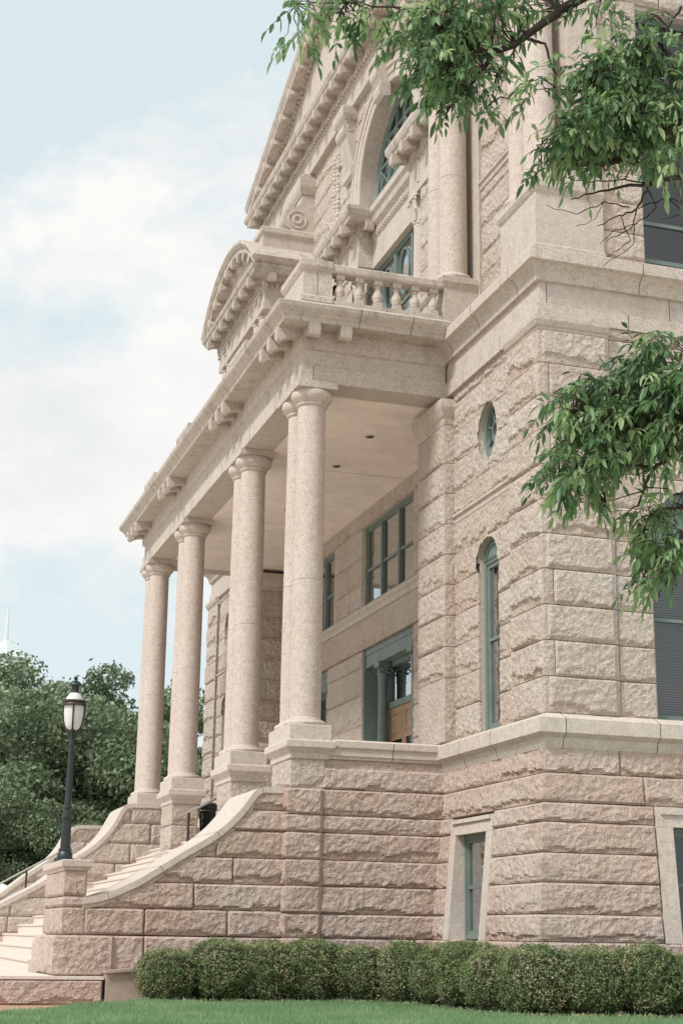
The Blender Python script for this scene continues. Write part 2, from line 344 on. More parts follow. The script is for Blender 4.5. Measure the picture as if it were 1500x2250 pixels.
# ================================================================== courthouse
HOUSE = thing('courthouse', 'pink granite courthouse with rock faced walls and a columned porch', 'courthouse', (9.9, 21, -1.05))
ZB = [-1.05, -.48, -.02, .37, .82, 1.25, 1.70, 1.99, 2.43, 2.86]                  # courses of the base
Z1 = [3.335, 3.90, 4.46, 5.02, 5.59, 6.16, 6.72, 7.29, 7.87, 8.45, 9.02, 9.60]    # courses of the main floor
bat = lambda z: .09*(2.87-z)
near = []                                                # parts of the near pavilion; the far one mirrors them
def part(name, mb, mat, parent=None, smooth=None, keep=near, label=None):
    o = obj(name, mb, mat, parent or HOUSE, smooth, label=label)
    if parent is None and keep is not None: keep.append(o)
    return o
def sash(name, mat, P, u0, u1, z0, z1, face, rails=(), mulls=(), fw=.09, dep=.10, blind=True, keep=near, head=None, glassback=.06):
    """painted window: frame, panes and a blind. face 'x'/'y', P = plane of the outer frame"""
    fr = MB()
    def bx(a, b, c, d, p0, p1):
        if face == 'x': fr.box(P+p0, P+p1, a, b, c, d)
        else: fr.box(a, b, P+p0, P+p1, c, d)
    def ring(a, b, c, d, p0, p1, t):
        bx(a, a+t, c, d, p0, p1); bx(b-t, b, c, d, p0, p1); bx(a+t, b-t, c, c+t, p0, p1); bx(a+t, b-t, d-t, d, p0, p1)
    ring(u0, u1, z0, z1, 0, dep, fw*.55)
    ring(u0+fw*.55, u1-fw*.55, z0+fw*.55, z1-fw*.55, .025, dep, fw*.45)
    cu = [u0+fw]+list(mulls)+[u1-fw]
    for q in mulls: bx(q-.045, q+.045, z0+fw, z1-fw, -.012, dep)
    for q in rails:
        for i in range(len(cu)-1): bx(cu[i]+(.045 if i else 0), cu[i+1]-(.045 if i < len(cu)-2 else 0), q-.028, q+.028, .02, dep+.01)
    o = part(name, fr, mat, keep=keep)
    pn = MB(); q = P+glassback
    V = [(q, u0+.02, z0+.02), (q, u1-.02, z0+.02), (q, u1-.02, z1-.02), (q, u0+.02, z1-.02)] if face == 'x' else [(u0+.02, q, z0+.02), (u1-.02, q, z0+.02), (u1-.02, q, z1-.02), (u0+.02, q, z1-.02)]
    pn.add(V, [(0, 1, 2, 3)]); obj('pane', pn, 'glass', o)
    bl = MB(); n = int((z1-z0)/.04)
    if blind:
        for i in range(n):
            z = z0+.03+i*.04
            if face == 'x': bl.box(P+.14, P+.16, u0+.03, u1-.03, z, z+.026)
            else: bl.box(u0+.03, u1-.03, P+.14, P+.16, z, z+.026)
        obj('blind', bl, 'blind', o)
    bk = MB()
    if face == 'x': bk.box(P+.20, P+.7, u0-.02, u1+.02, z0-.02, z1+.02)
    else: bk.box(u0-.02, u1+.02, P+.20, P+.7, z0-.02, z1+.02)
    if not blind:
        bk = MB(); a, b_ = (P+.12, P+1.3)
        if face == 'x': V = [(x, y, z) for z in (z0-.02, z1+.02) for y in (u0-.02, u1+.02) for x in (a, b_)]
        else: V = [(x, y, z) for z in (z0-.02, z1+.02) for y in (a, b_) for x in (u0-.02, u1+.02)]
        F = [(0, 2, 3, 1), (4, 5, 7, 6), (0, 1, 5, 4), (2, 6, 7, 3), (0, 4, 6, 2), (1, 3, 7, 5)]
        F = [f for f in F if f != ((0, 4, 6, 2) if face == 'x' else (0, 1, 5, 4))]
        bk.add(V, F)
    obj('room', bk, 'dark', o)
    return o
def shaft_prof(h, rb, rt):
    p = []
    for i in range(15): q = i/14; p.append((rb-(rb-rt)*q**1.7, h*q))
    k = 6; p[k:k+1] = [(p[k][0], p[k][1]-.006), (p[k][0]-.008, p[k][1]-.004), (p[k][0]-.008, p[k][1]+.004), (p[k][0], p[k][1]+.006)]
    return p
def make_column(h, rb, rt, loc, corinth=False, keep=None):
    """shaft with base and capital children; local origin at its foot"""
    cb, ch = .13, (.29 if not corinth else .75)
    s = MB(); s.lathe([(r, z+cb) for r, z in shaft_prof(h-cb-ch, rb, rt)], n=44)
    o = obj('column', s, 'column', HOUSE, 40, loc)
    b_ = MB(); b_.lathe([(rb*1.30, 0), (rb*1.36, .025), (rb*1.36, .055), (rb*1.28, .085), (rb*1.10, .095), (rb*1.10, .115), (rb*1.0, .135)], n=44); obj('base', b_, 'clean', o, 50)
    c = MB(); z = h-ch
    if not corinth:
        c.lathe([(rt, z-.02), (rt*1.10, z-.005), (rt*1.15, z+.012), (rt*1.15, z+.03), (rt*1.09, z+.045), (rt*1.13, z+.055), (rt*1.30, z+.085), (rt*1.43, z+.125), (rt*1.49, z+.175), (rt*1.49, z+.215), (rt*1.43, z+.262), (rt*1.36, z+.29)], n=44)
    else:
        c.lathe([(rt, z-.02), (rt*1.12, z), (rt*1.12, z+.04), (rt*.98, z+.06), (rt*1.02, z+.35), (rt*1.25, z+.62), (rt*1.3, z+.66)], n=32)
        a = rt*1.42; c.cbox(-a, a, -a, a, z+.66, z+.75, .03)
        for k in range(8):          # leaves curl out below, volutes stand on the corners
            th = k*math.pi/4+.39
            P = [(rt*1.02*math.cos(th), rt*1.02*math.sin(th), z+.06), (rt*1.10*math.cos(th), rt*1.10*math.sin(th), z+.25), (rt*1.30*math.cos(th), rt*1.30*math.sin(th), z+.37), (rt*1.46*math.cos(th), rt*1.46*math.sin(th), z+.34)]
            c.tube(P, [.05, .055, .05, .025], 6)
        for k in range(4):
            th = k*math.pi/2+math.pi/4; ca, sa = math.cos(th), math.sin(th); P = []
            for i in range(15): q = i*.62; rad = .15*(1-i/17); P.append(((rt*1.42+rad*math.cos(q)-.05)*ca, (rt*1.42+rad*math.cos(q)-.05)*sa, z+.53+rad*math.sin(q)*.9))
            c.tube(P, .035, 6)
    obj('capital', c, 'clean', o, 45)
    if keep is not None: keep.append(o)
    return o
def modillion_mesh(wd=.215, ln=.45, h=.27):
    """scroll bracket, hangs from z=0, sticks out along -X from x=0"""
    P = [(0, 0), (0, -h*.55), (-ln*.35, -h*.62), (-ln*.62, -h*.80), (-ln*.80, -h), (-ln*.95, -h*.86), (-ln, -h*.55), (-ln*.98, -.03), (-ln, 0)]
    b_ = MB(); b_.extrude([(x, z) for x, z in P], 'y', -wd/2, wd/2); return b_.mesh('modillion', 40)
MOD = modillion_mesh(); MOD.materials.append(M['trim'])
def modillion(parent, x, y, z, rz=0):
    o = obj('modillion', MOD, 'trim', loc=(x, y, z)); o.rotation_euler = (0, 0, rz); o.parent = parent; return o
def dentils(mb, axis, plane, a0, a1, z0, z1, d=.07, wdt=.085, pitch=.155):
    n = int((a1-a0)/pitch)
    for i in range(n):
        q = a0+i*pitch+.02
        if axis == 'x': mb.box(plane-d, plane+.02, q, q+wdt, z0, z1)      # row along y on a -X face
        elif axis == 'y': mb.box(q, q+wdt, plane-d, plane+.02, z0, z1)
        else: mb.box(q, q+wdt, plane-.02, plane+d, z0, z1)
# ---- near pavilion, base storey
bw = MB()
WX0, WX1, WZ0, WZ1 = 22.82, 24.66, -.02, 1.95                       # basement window surround on the porch side
courses(bw, *faceX(9.89), 21.03, 26.9, ZB, 1.35, .07, 3, bat, skip=[(WX0, WX1, WZ0, WZ1)], cl=.06)
courses(bw, *faceY(21.03), 9.89, 15.6, ZB, 1.5, .07, 4, bat, skip=[(11.60, 13.5, -.02, 1.99)], cl=.06)
for i in range(len(ZB)-1):                                          # backing behind the joints, stepped with the batter
    z0, z1 = ZB[i], ZB[i+1]; o_ = bat((z0+z1)/2)-.035
    for a, b_ in ((21.03-o_, WX0), (WX1, 26.9)) if WZ0-.01 <= z0 < WZ1-.05 else ((21.03-o_, 26.9),): bw.box(9.89-o_, 10.4, a, b_, z0, z1)
    for a, b_ in ((10.4, 11.6), (13.5, 15.6)) if z0 >= -.03 and z0 < 1.9 else ((10.4, 15.6),): bw.box(a, b_, 21.03-o_, 21.6, z0, z1)
part('base_wall', bw, 'rock_pink')
# battered smooth window surrounds
def surround(fx, w0, w1, o0, o1, zb, zt, zl):
    s = MB()
    def slab(u0, u1, z0, z1, e):
        ba, bt = bat(z0)+e, bat(z1)+e
        if fx: V = [(9.89-ba, u0, z0), (9.89-ba, u1, z0), (10.12, u1, z0), (10.12, u0, z0), (9.89-bt, u0, z1), (9.89-bt, u1, z1), (10.12, u1, z1), (10.12, u0, z1)]
        else: V = [(u0, 21.03-ba, z0), (u1, 21.03-ba, z0), (u1, 21.26, z0), (u0, 21.26, z0), (u0, 21.03-bt, z1), (u1, 21.03-bt, z1), (u1, 21.26, z1), (u0, 21.26, z1)]
        s.add(V, [(0, 3, 2, 1), (4, 5, 6, 7), (0, 1, 5, 4), (1, 2, 6, 5), (2, 3, 7, 6), (3, 0, 4, 7)])
    slab(w0+.012, o0, zb, zl, .022); slab(o1, w1-.012, zb, zl, .022); slab(w0+.012, w1-.012, zl+.003, zt-.006, .022)
    slab(w0+.10, w1-.10, zl+.19, zt-.012, .06)
    return s
part('window_surround', surround(True, WX0, WX1, 23.10, 24.40, -.02, 1.95, 1.68), 'clean')
part('window_surround', surround(False, 11.60, 13.5, 11.90, 13.2, -.02, 1.99, 1.68), 'clean')
sash('window', 'green', 9.91, 23.10, 24.40, .0, 1.68, 'x', rails=(.83,), fw=.13)
sash('window', 'green', 21.10, 11.90, 13.2, .0, 1.68, 'y', rails=(.83,), fw=.13, blind=False)
# ---- belt course between base and main floor (mirrored part stops at the porch)
bc = MB(); P1 = [(15.6, 21.04), (9.90, 21.04), (9.90, 26.9)]
bc.sweep(P1, [(.06, 2.80), (.085, 2.872), (.105, 2.95), (.2, 3.018), (.2, 3.236), (.195, 3.243), (.0, 3.335)], back=-.5)
part('belt_course', bc, 'clean')
BELT = [(.06, 2.80), (.085, 2.872), (.105, 2.95), (.2, 3.018), (.2, 3.236), (.195, 3.243), (.0, 3.335)]
def joints(pts, prof, face, keep=near, name='joint'):
    '''open joints between the lengths of a moulding: pts = (position along, plane)'''
    for u, P in pts:
        j = MB(); q = [(o+.0025, z) for o, z in prof]+[(-.06, prof[-1][1]), (-.06, prof[0][1])]
        if face == 'y': j.extrude([(P-o, z) for o, z in q], 'x', u-.006, u+.006)
        else: j.extrude([(P-o, z) for o, z in q], 'y', u-.006, u+.006)
        part(name, j, 'grout', keep=keep)
joints([(10.13, 21.04), (11.72, 21.04), (13.4, 21.04)], BELT, 'y'); joints([(22.75, 9.90), (24.1, 9.90)], BELT, 'x')
# ---- main floor walls
w1 = MB()
# corner pier with drafted margins
for i in range(len(Z1)-1):
    mg = .16 if i % 2 else .045
    block(w1, *faceX(9.885), 21.025, 22.26, Z1[i], Z1[i+1], .075, 400+i, m=(.17-.12*(i % 2), .03, .01, .01), cl=0)
    if i % 2: block(w1, *faceY(21.025), 9.885, 10.06, Z1[i], Z1[i+1], .012, 430+i, cl=0); block(w1, *faceY(21.025), 10.06, 11.15, Z1[i], Z1[i+1], .065, 440+i, m=(.0, .05, .01, .01))
    else: block(w1, *faceY(21.025), 9.885, 11.15, Z1[i], Z1[i+1], .065, 450+i, m=(.07, .05, .02, .01), cl=0)
w1.box(9.915, 11.12, 21.055, 22.23, 3.3, 9.62)
part('corner_pier', w1, 'rock')
w2 = MB(); OC, OZ, WC, WH = 23.37, 8.60, 23.42, .45
def hole1(u, z):
    ov = ((u-OC)/.40)**2+((z-OZ)/.53)**2 < 1
    ar = (np.abs(u-WC) < WH) & (z < 6.32) | (((u-WC)/WH)**2+((z-6.32)/.36)**2 < 1)
    return ov | ar
courses(w2, *faceX(10.0), 22.26, 24.95, Z1[:8], .95, .055, 21, hole=hole1, skip=[(WC-WH, WC+WH, 3.3, 6.16)], res=.022)
courses(w2, *faceX(10.0), 22.26, 24.95, [7.46]+Z1[8:]+[9.82], 1.1, .05, 22, hole=hole1, res=.022)
courses(w2, *faceY(21.10), 11.15, 15.6, Z1+[9.82], 1.2, .055, 23, skip=[(11.83, 13.25, 3.3, 6.2)], hole=lambda u, z: (((u-12.54)/.71)**2+((z-6.16)/.95)**2 < 1) & (z > 6.1))
part('rock_faced_wall', w2, 'rock')
bk = MB()                                                             # masonry core behind joints, with the openings left out
for a, b_, c, d in ((22.2, WC-WH, 3.3, 9.8), (WC+WH, 24.95, 3.3, 9.8), (WC-WH, WC+WH, 7.0, 8.02), (WC-WH, WC+WH, 9.17, 9.8)): bk.box(10.035, 10.5, a, b_, c, d)
bk.box(10.9, 11.83, 21.135, 21.6, 3.3, 9.8); bk.box(13.25, 15.6, 21.135, 21.6, 3.3, 9.8); bk.box(11.83, 13.25, 21.135, 21.6, 7.15, 9.8)
part('wall_core', bk, 'ashlar')
def tunnel(cy, cz, ry, rz, x0, x1, a0, a1, n=40, nz=.02):
    t_ = MB(); th = np.linspace(a0, a1, n); V = []
    for x, fl_ in ((10.012, 1.22), (x0, 1.0), ((x0+x1)/2, 1.0), (x1, 1.0)):
        for i, q in enumerate(th): k = fl_+nz*(random.random()-.5); V.append((x, cy+ry*k*math.cos(q), cz+rz*k*math.sin(q)))
    F = [(i*n+j, i*n+j+1, (i+1)*n+j+1, (i+1)*n+j) for i in range(3) for j in range(n-1)]; t_.add(V, F); return t_
for tb in (tunnel(OC, OZ, .41, .54, 9.98, 10.5, 0, 2*math.pi, 60), tunnel(WC, 6.32, WH+.01, .37, 9.98, 10.5, 0, math.pi, 40)): part('window_reveal', tb, 'rock', smooth=60)
# oval window with spokes
ov = MB()
def oval_ring(mb, cy, cz, ry, rz, x0, x1, t_, n=48):
    th = np.linspace(0, 2*math.pi, n, endpoint=False); V = []
    for x, k in ((x0, 0), (x0, t_), (x1, t_), (x1, 0)):
        for q in th: V.append((x, cy+(ry-k)*math.cos(q), cz+(rz-k)*math.sin(q)))
    F = [(c*n+i, c*n+(i+1) % n, ((c+1) % 4)*n+(i+1) % n, ((c+1) % 4)*n+i) for c in range(4) for i in range(n)]; mb.add(V, F)
oval_ring(ov, OC, OZ, .41, .54, 10.09, 10.2, .08); oval_ring(ov, OC, OZ, .13, .19, 10.12, 10.17, .03)
for k in range(8):
    q = k*math.pi/4+.39; ov.tube([(10.145, OC+.11*math.cos(q), OZ+.17*math.sin(q)), (10.145, OC+.35*math.cos(q), OZ+.48*math.sin(q))], .014, 5)
o = part('oval_window', ov, 'green', smooth=35); pn = MB(); pn.add([(10.16, OC+.39*math.cos(q), OZ+.52*math.sin(q)) for q in np.linspace(0, 2*math.pi, 40, endpoint=False)], [tuple(range(40))]); obj('pane', pn, 'glass', o)
bk = MB(); bk.box(10.3, 10.5, OC-.4, OC+.4, OZ-.55, OZ+.55); obj('room', bk, 'dark', o)
# arched narrow window
o = sash('arched_window', 'green', 10.10, WC-WH, WC+WH, 3.335, 6.36, 'x', rails=(4.93,), fw=.17)
hd = MB(); n = 20; th = np.linspace(0, math.pi, n)
hd.add([(10.10, WC+.475*math.cos(q), 6.30+.41*math.sin(q)) for q in th]+[(10.2, WC+.475*math.cos(q), 6.30+.41*math.sin(q)) for q in th], [tuple(range(n)), tuple(range(2*n-1, n-1, -1))]+[(i, i+1, n+i+1, n+i) for i in range(n-1)]); obj('arched_head', hd, 'green', o)
hd = MB()
for k in (.40, .30): hd.tube([(10.09, WC+k*math.cos(q), 6.33+k*.82*math.sin(q)) for q in th], .018, 6)
obj('moulding', hd, 'green', o, 60)
o = sash('arched_window', 'green', 21.24, 11.83, 13.25, 3.335, 6.3, 'y', rails=(4.97,), fw=.10)
hd = MB(); V = [(12.54+.70*math.cos(q), 21.24, 6.30+.80*math.sin(q)) for q in th]; hd.add(V+[(x, 21.34, z) for x, y, z in V], [tuple(range(n)), tuple(range(2*n-1, n-1, -1))]+[(i, i+1, n+i+1, n+i) for i in range(n-1)]); obj('arched_head', hd, 'green', o)
# string moulding
sm = MB(); sm.sweep([(10.0, 22.26), (10.0, 24.94)], [(.0, 7.27), (.03, 7.29), (.03, 7.38), (.07, 7.40), (.07, 7.45), (.0, 7.47)], back=-.1); part('string_course', sm, 'ashlar')
# pilaster that carries the end of the porch beam
pl = MB()
zs = [3.335, 4.46, 5.02, 5.59, 6.16, 6.72, 7.29, 7.87, 8.45, 9.20]
for i in range(len(zs)-1):
    if i == 0: pl.box(9.795, 9.9, 24.958, 26.325, 3.335, 4.455)
    else: block(pl, *faceX(9.8), 24.945, 26.335, zs[i], zs[i+1], .06, 500+i, m=(.10, .03, .01, .01), cl=0, cr=0)
    block(pl, *faceY(24.945), 9.80, 10.02, zs[i], zs[i+1], .008, 520+i, cl=0)
    block(pl, *faceYp(26.335), 9.80, 10.95, zs[i], zs[i+1], .06, 540+i, m=(.16, .1, .09, .05), cl=0)
pl.box(9.83, 10.95, 24.97, 26.31, 3.3, 9.25); pl.box(9.94, 10.3, 24.956, 24.978, 3.2, 9.6)
part('pilaster', pl, 'rock')
cp = MB(); cp.sweep([(10.0, 24.945), (9.80, 24.945), (9.80, 26.335), (10.96, 26.335)], [(.005, 9.20), (.02, 9.26), (.02, 9.33), (.05, 9.36), (.09, 9.46), (.11, 9.52), (.11, 9.668)], back=-.15)
part('pilaster_cap', cp, 'ashlar')
# ---- entablature of the main floor
en = MB(); P2 = [(15.6, 21.04), (9.90, 21.04), (9.90, 26.9)]
en.sweep(P2, [(.0, 9.80), (.0, 10.07), (-.04, 10.072), (-.04, 10.46), (.03, 10.462), (.035, 10.56), (.07, 10.65), (.14, 10.72), (.212, 10.754), (.206, 10.955), (.20, 10.965), (-.06, 11.06)], back=-1.0)
part('entablature', en, 'ashlar')
ENT = [(.03, 10.462), (.035, 10.56), (.07, 10.65), (.14, 10.72), (.212, 10.754), (.206, 10.955), (.20, 10.965)]
joints([(11.75, 21.04), (13.6, 21.04)], ENT, 'y'); joints([(21.75, 9.9), (23.4, 9.9), (24.7, 9.9)], ENT, 'x')
joints([(10.08, 21.08), (12.35, 21.08)], [(0, 10.075), (0, 10.46)], 'y'); joints([(11.55, 21.04)], [(0, 9.80), (0, 10.07)], 'y'); joints([(22.6, 9.9), (24.3, 9.9)], [(0, 9.80), (0, 10.07)], 'x')
cp = MB(); cp.sweep([(11.15, 21.04), (9.90, 21.04), (9.90, 22.28)], [(.0, 9.587), (.025, 9.60), (.025, 9.64), (.06, 9.66), (.095, 9.74), (.10, 9.80), (.01, 9.83)], back=-.3)
part('pier_cap', cp, 'ashlar')
# ---- upper floor: pedestals, paired columns, wall
def pedestal(x0, x1, y0, y1, z0, z1, keep=near, mat='ashlar', name='pedestal'):
    b_ = MB(); p = [(x1, y0), (x0, y0), (x0, y1), (x1, y1)]
    b_.box(x0, x1, y0, y1, z0, z1-.06)
    o = part(name, b_, mat, keep=keep)
    c_ = MB(); c_.sweep([(x1, y0), (x0, y0), (x0, y1), (x1, y1)], [(.0, z1-.24), (.03, z1-.2), (.055, z1-.15), (.065, z1-.13), (.065, z1-.02), (.04, z1)], back=-.05, closed=False)
    c_.box(x0-.03, x1, y0-.03, y1+.03, z1-.05, z1-.001); obj('cap', c_, 'trim', o)
    c_ = MB(); c_.sweep([(x1, y0), (x0, y0), (x0, y1), (x1, y1)], [(.055, z0), (.055, z0+.10), (.01, z0+.14)], back=-.05); obj('plinth', c_, mat, o)
    return o
pedestal(9.90, 11.15, 21.05, 22.50, 11.0, 12.31)
pedestal(9.87, 10.9, 25.11, 26.55, 11.2, 12.28)
for y in (21.46, 22.09, 25.46, 26.09): make_column(5.75, .275, .25, (10.19, y, 12.30), True, near)
uw = MB(); ZU = [11.05+.57*i for i in range(13)]
courses(uw, *faceX(10.62), 22.55, 25.0, ZU[:6]+[14.12], 1.2, .055, 61); courses(uw, *faceX(10.62), 22.55, 25.0, [14.32]+[14.9+.57*i for i in range(6)], 1.2, .055, 62)
courses(uw, *faceY(21.15), 11.15, 15.6, ZU, 1.2, .055, 63, skip=[(11.97, 13.3, 11.2, 16.1)])
uw.box(10.66, 11.6, 22.3, 25.2, 11, 18.2); uw.box(11.15, 11.97, 21.19, 21.6, 11, 18.2); uw.box(13.3, 15.6, 21.19, 21.6, 11, 18.2); uw.box(11.97, 13.3, 21.19, 21.6, 16.1, 18.2)
part('upper_wall', uw, 'rock')
up = MB(); up.box(10.58, 11.15, 21.06, 22.55, 11.1, 18.0); up.box(10.56, 11.4, 25.02, 26.66, 11.1, 18.0); part('upper_pilaster', up, 'ashlar')
sm = MB(); sm.sweep([(10.62, 22.55), (10.62, 25.0)], [(.0, 14.12), (.05, 14.15), (.05, 14.24), (.09, 14.26), (.09, 14.31), (0, 14.33)], back=-.1); part('string_course', sm, 'ashlar')
sash('upper_window', 'green', 21.36, 11.97, 13.3, 11.26, 16.1, 'y', rails=(12.02, 14.35), fw=.09, blind=False)
# entablature over the paired columns and the segmental pediment on it
e2 = MB(); P3 = [(15.6, 21.10), (9.90, 21.10), (9.90, 26.70), (11.6, 26.70)]
e2.sweep(P3, [(0, 17.40), (0, 17.62), (-.02, 17.63), (-.02, 18.0), (.02, 18.02), (.02, 18.18), (.04, 18.2), (.04, 18.36)], back=-.8)
dentils(e2, 'x', 9.88, 21.15, 26.65, 18.03, 18.16); dentils(e2, 'y', 21.08, 9.9, 11.2, 18.03, 18.16); dentils(e2, 'yp', 26.72, 9.9, 11.3, 18.03, 18.16)
part('upper_entablature', e2, 'ashlar')
c2 = MB(); c2.sweep(P3, [(.34, 18.36), (.40, 18.37), (.42, 18.45), (.47, 18.49), (.50, 18.58), (.30, 18.64)], back=-1.2)
oc = part('upper_cornice', c2, 'trim')
for i in range(7): modillion(oc, 9.89, 21.30+i*.86, 18.365)
for x in (10.05, 10.7): modillion(oc, x, 26.69, 18.365, -math.pi/2)
sp = MB(); YC = 23.9; half = 3.3; rise = 1.42; R_ = (half*half+rise*rise)/(2*rise); zc = 18.56+rise-R_; A_ = math.asin(half/R_); n = 28
V = []; prof = [(9.40, 0), (9.38, .10), (9.42, .16), (9.45, .20), (9.50, .22), (9.50, .36), (9.90, .38), (9.90, .75), (11.3, .75), (11.3, 0)]
for i in range(n+1):
    q = -A_+2*A_*i/n
    for x, k in prof: V.append((x, YC+(R_-k+.30)*math.sin(q)*half/(half+.08), zc+(R_-k+.30)*math.cos(q)))
k = len(prof); sp.add(V, [(i*k+j, i*k+(j+1) % k, (i+1)*k+(j+1) % k, (i+1)*k+j) for i in range(n) for j in range(k)]+[tuple(range(k)), tuple(range(n*k+k-1, n*k-1, -1))])
osp = part('segmental_pediment', sp, 'trim', smooth=30)
tm = MB(); tm.add([(9.92, YC+(R_-.2)*math.sin(-A_+2*A_*i/n), zc+(R_-.2)*math.cos(-A_+2*A_*i/n)) for i in range(n+1)], [tuple(range(n+1))]); obj('tympanum', tm, 'ashlar', osp)
for i in range(1, 9):
    q = -A_+2*A_*i/9; o = modillion(osp, 9.89, YC+(R_-.07)*math.sin(q), zc+(R_-.07)*math.cos(q)-.0); o.rotation_euler = (-q, 0, 0)
# attic block with a scroll that buttresses the centre wall
ab = MB(); ab.box(9.83, 11.45, 21.6, 26.68, 18.5, 19.85); ab.sweep([(11.45, 21.6), (9.83, 21.6), (9.83, 26.68), (11.45, 26.68)], [(.0, 19.72), (.07, 19.80), (.07, 19.95), (.03, 19.99)], back=-.3); ab.box(9.85, 11.4, 21.65, 26.63, 19.86, 19.985)
part('attic_block', ab, 'ashlar')
sc = MB(); P = [(11.42, 20.0), (10.62, 20.0)]+[(10.80+.38*math.cos(q), 20.37+.36*math.sin(q)) for q in np.linspace(-1.9, -4.25, 14)]
P += [(10.82, 20.79), (10.90, 20.86), (10.96, 20.98), (11.0, 21.2), (11.42, 21.2)]
sc.extrude(P, 'y', 25.3, 26.68)
for rad, t_ in ((.27, .035), (.12, .05)): sc.tube([(10.86+rad*math.cos(q), 26.68, 20.36+rad*math.sin(q)) for q in np.linspace(0, 2*math.pi, 30)], t_, 6)
sc.sweep([(11.42, 25.3), (10.98, 25.3), (10.98, 26.70), (11.42, 26.70)], [(.0, 21.2), (.05, 21.28), (.10, 21.36), (.12, 21.5), (.12, 21.72)], back=-.3); sc.box(10.98, 11.42, 25.3, 26.7, 21.2, 21.88)
part('scroll_buttress', sc, 'ashlar', smooth=30)
# ---- mirror image at the far end of the front
for o in list(near):
    c = dup(o, HOUSE)
    c.matrix_parent_inverse = o.matrix_parent_inverse.copy()
    c.scale = (1, -1, 1); c.location = (o.location.x, 2*CY-o.location.y, o.location.z)
# ================================================================== porch
PY0 = [25.07, 29.37, 35.12, 39.56]; PLN = 1.38
def pl_ped(y0, zbot, first):
    """plinth block and moulded cap on a rock-faced die"""
    d = MB(); zs = [z for z in (2.43, 2.93) if z > zbot]
    zz = [zbot, 2.43, 2.93] if zbot < 2.43 else [zbot, 2.93]
    for i in range(len(zz)-1):
        block(d, *faceX(7.07), y0+.08, y0+PLN-.08, zz[i], zz[i+1], .05, int(y0*10)+i, cl=.03); block(d, *faceY(y0+.08), 7.07, 7.67, zz[i], zz[i+1], .045, int(y0*10)+40+i, cl=.03)
    d.box(7.10, 7.66, y0+.11, y0+PLN-.09, zbot, 2.94)
    o = part('pedestal', d, 'rock', keep=None)
    c = MB(); p = [(7.75, y0), (6.99, y0), (6.99, y0+PLN), (7.75, y0+PLN)]
    c.sweep(p, [(-.06, 2.92), (-.035, 2.935), (-.035, 3.02), (.0, 3.06), (.035, 3.10), (.055, 3.12), (.055, 3.225), (.03, 3.25)], back=-.15, closed=True); c.box(6.98, 7.76, y0-.01, y0+PLN+.01, 3.1, 3.249)
    obj('cap', c, 'clean', o)
    c = MB(); c.cbox(6.99, 7.75, y0, y0+PLN, 3.25, 3.512, .012); obj('plinth', c, 'clean', o)
    return o
for i, y in enumerate(PY0):
    pl_ped(y, [2.43, 1.86, 1.86, 2.3][i], i == 0)
    for k in (.375, 1.005): make_column(9.675-3.51, .275, .255, (7.37, y+k, 3.512))
for i in (1, 2):
    bb = MB(); y = PY0[i]
    for (a, b_) in ((y-.05, y+PLN+.05),): block(bb, *faceX(6.95), a, b_, 1.42, 1.86, .09, 70+i, cl=.05); block(bb, *faceY(a), 6.95, 7.8, 1.42, 1.86, .07, 80+i, cl=.05); bb.box(6.98, 7.78, a+.03, b_-.03, 1.3, 1.855)
    part('pedestal_footing', bb, 'rock', keep=None)
# near end wall of the porch and the corner pier under the first pedestal
pw = MB(); ZP = ZB[:9]
courses(pw, *faceY(25.14), 7.60, 9.95, ZP, 2.4, .065, 91)
courses(pw, *faceY(25.16), 7.62, 9.88, [2.432, 2.80], 3.0, .065, 92); courses(pw, *faceY(25.19), 7.62, 9.88, [2.80, 2.945], .8, .02, 93)
pw.box(7.3, 9.95, 25.18, 25.9, -1.05, 2.94)
part('porch_wall', pw, 'rock_pink', keep=None)
pc = MB(); pc.sweep([(9.9, 25.16), (7.68, 25.16)], [(.0, 2.945), (.02, 2.95), (.02, 2.99), (.05, 3.01), (.05, 3.12), (.085, 3.15), (.085, 3.255), (.05, 3.285)], back=-.6); part('porch_coping', pc, 'clean', keep=None); joints([(8.88, 25.16)], [(.02, 2.95), (.02, 2.99), (.05, 3.01), (.05, 3.12), (.085, 3.15), (.085, 3.255)], 'y', None)
pp = MB()
for i in range(len(ZP)-1):
    block(pp, *faceX(7.02), 25.08, 26.3, ZP[i], ZP[i+1], .085, 600+i, cl=.06); block(pp, *faceY(25.08), 7.02, 7.62, ZP[i], ZP[i+1], .07, 620+i, m=(0, .03, 0, 0), cl=.06)
pp.box(7.05, 7.6, 25.10, 26.3, -1.05, 2.43); part('porch_pier', pp, 'rock_pink', keep=None)
# porch floor and landing
fl = MB(); fl.box(7.42, 11.0, 25.95, 41, 1.7, 2.05); part('porch_floor', fl, 'step', keep=None)
# beam, architrave blocks, frieze, cornice
PB = [(9.9, 25.135), (7.06, 25.135), (7.06, 40.93), (9.9, 40.93)]
be = MB(); be.sweep(PB, [(0, 9.79), (0, 10.10), (-.035, 10.104), (-.035, 10.40), (.02, 10.43), (.035, 10.50), (.035, 10.78)], back=-.62)
for y in PY0: be.cbox(6.99, 7.76, y, y+PLN, 9.665, 9.792, .006)
part('porch_entablature', be, 'ashlar', keep=None)
co = MB(); co.sweep(PB, [(.42, 10.765), (.455, 10.768), (.47, 10.84), (.50, 10.87), (.515, 10.90), (.56, 10.94), (.60, 10.985), (.62, 11.06), (.60, 11.075), (.02, 11.36)], back=-.6)
pco = part('porch_cornice', co, 'trim', keep=None)
for y in PY0:
    for k in (.05, .62, 1.19): modillion(pco, 7.03, y+k+.07, 10.772)
for x in (7.18, 7.78): modillion(pco, x, 25.11, 10.772, math.pi/2)
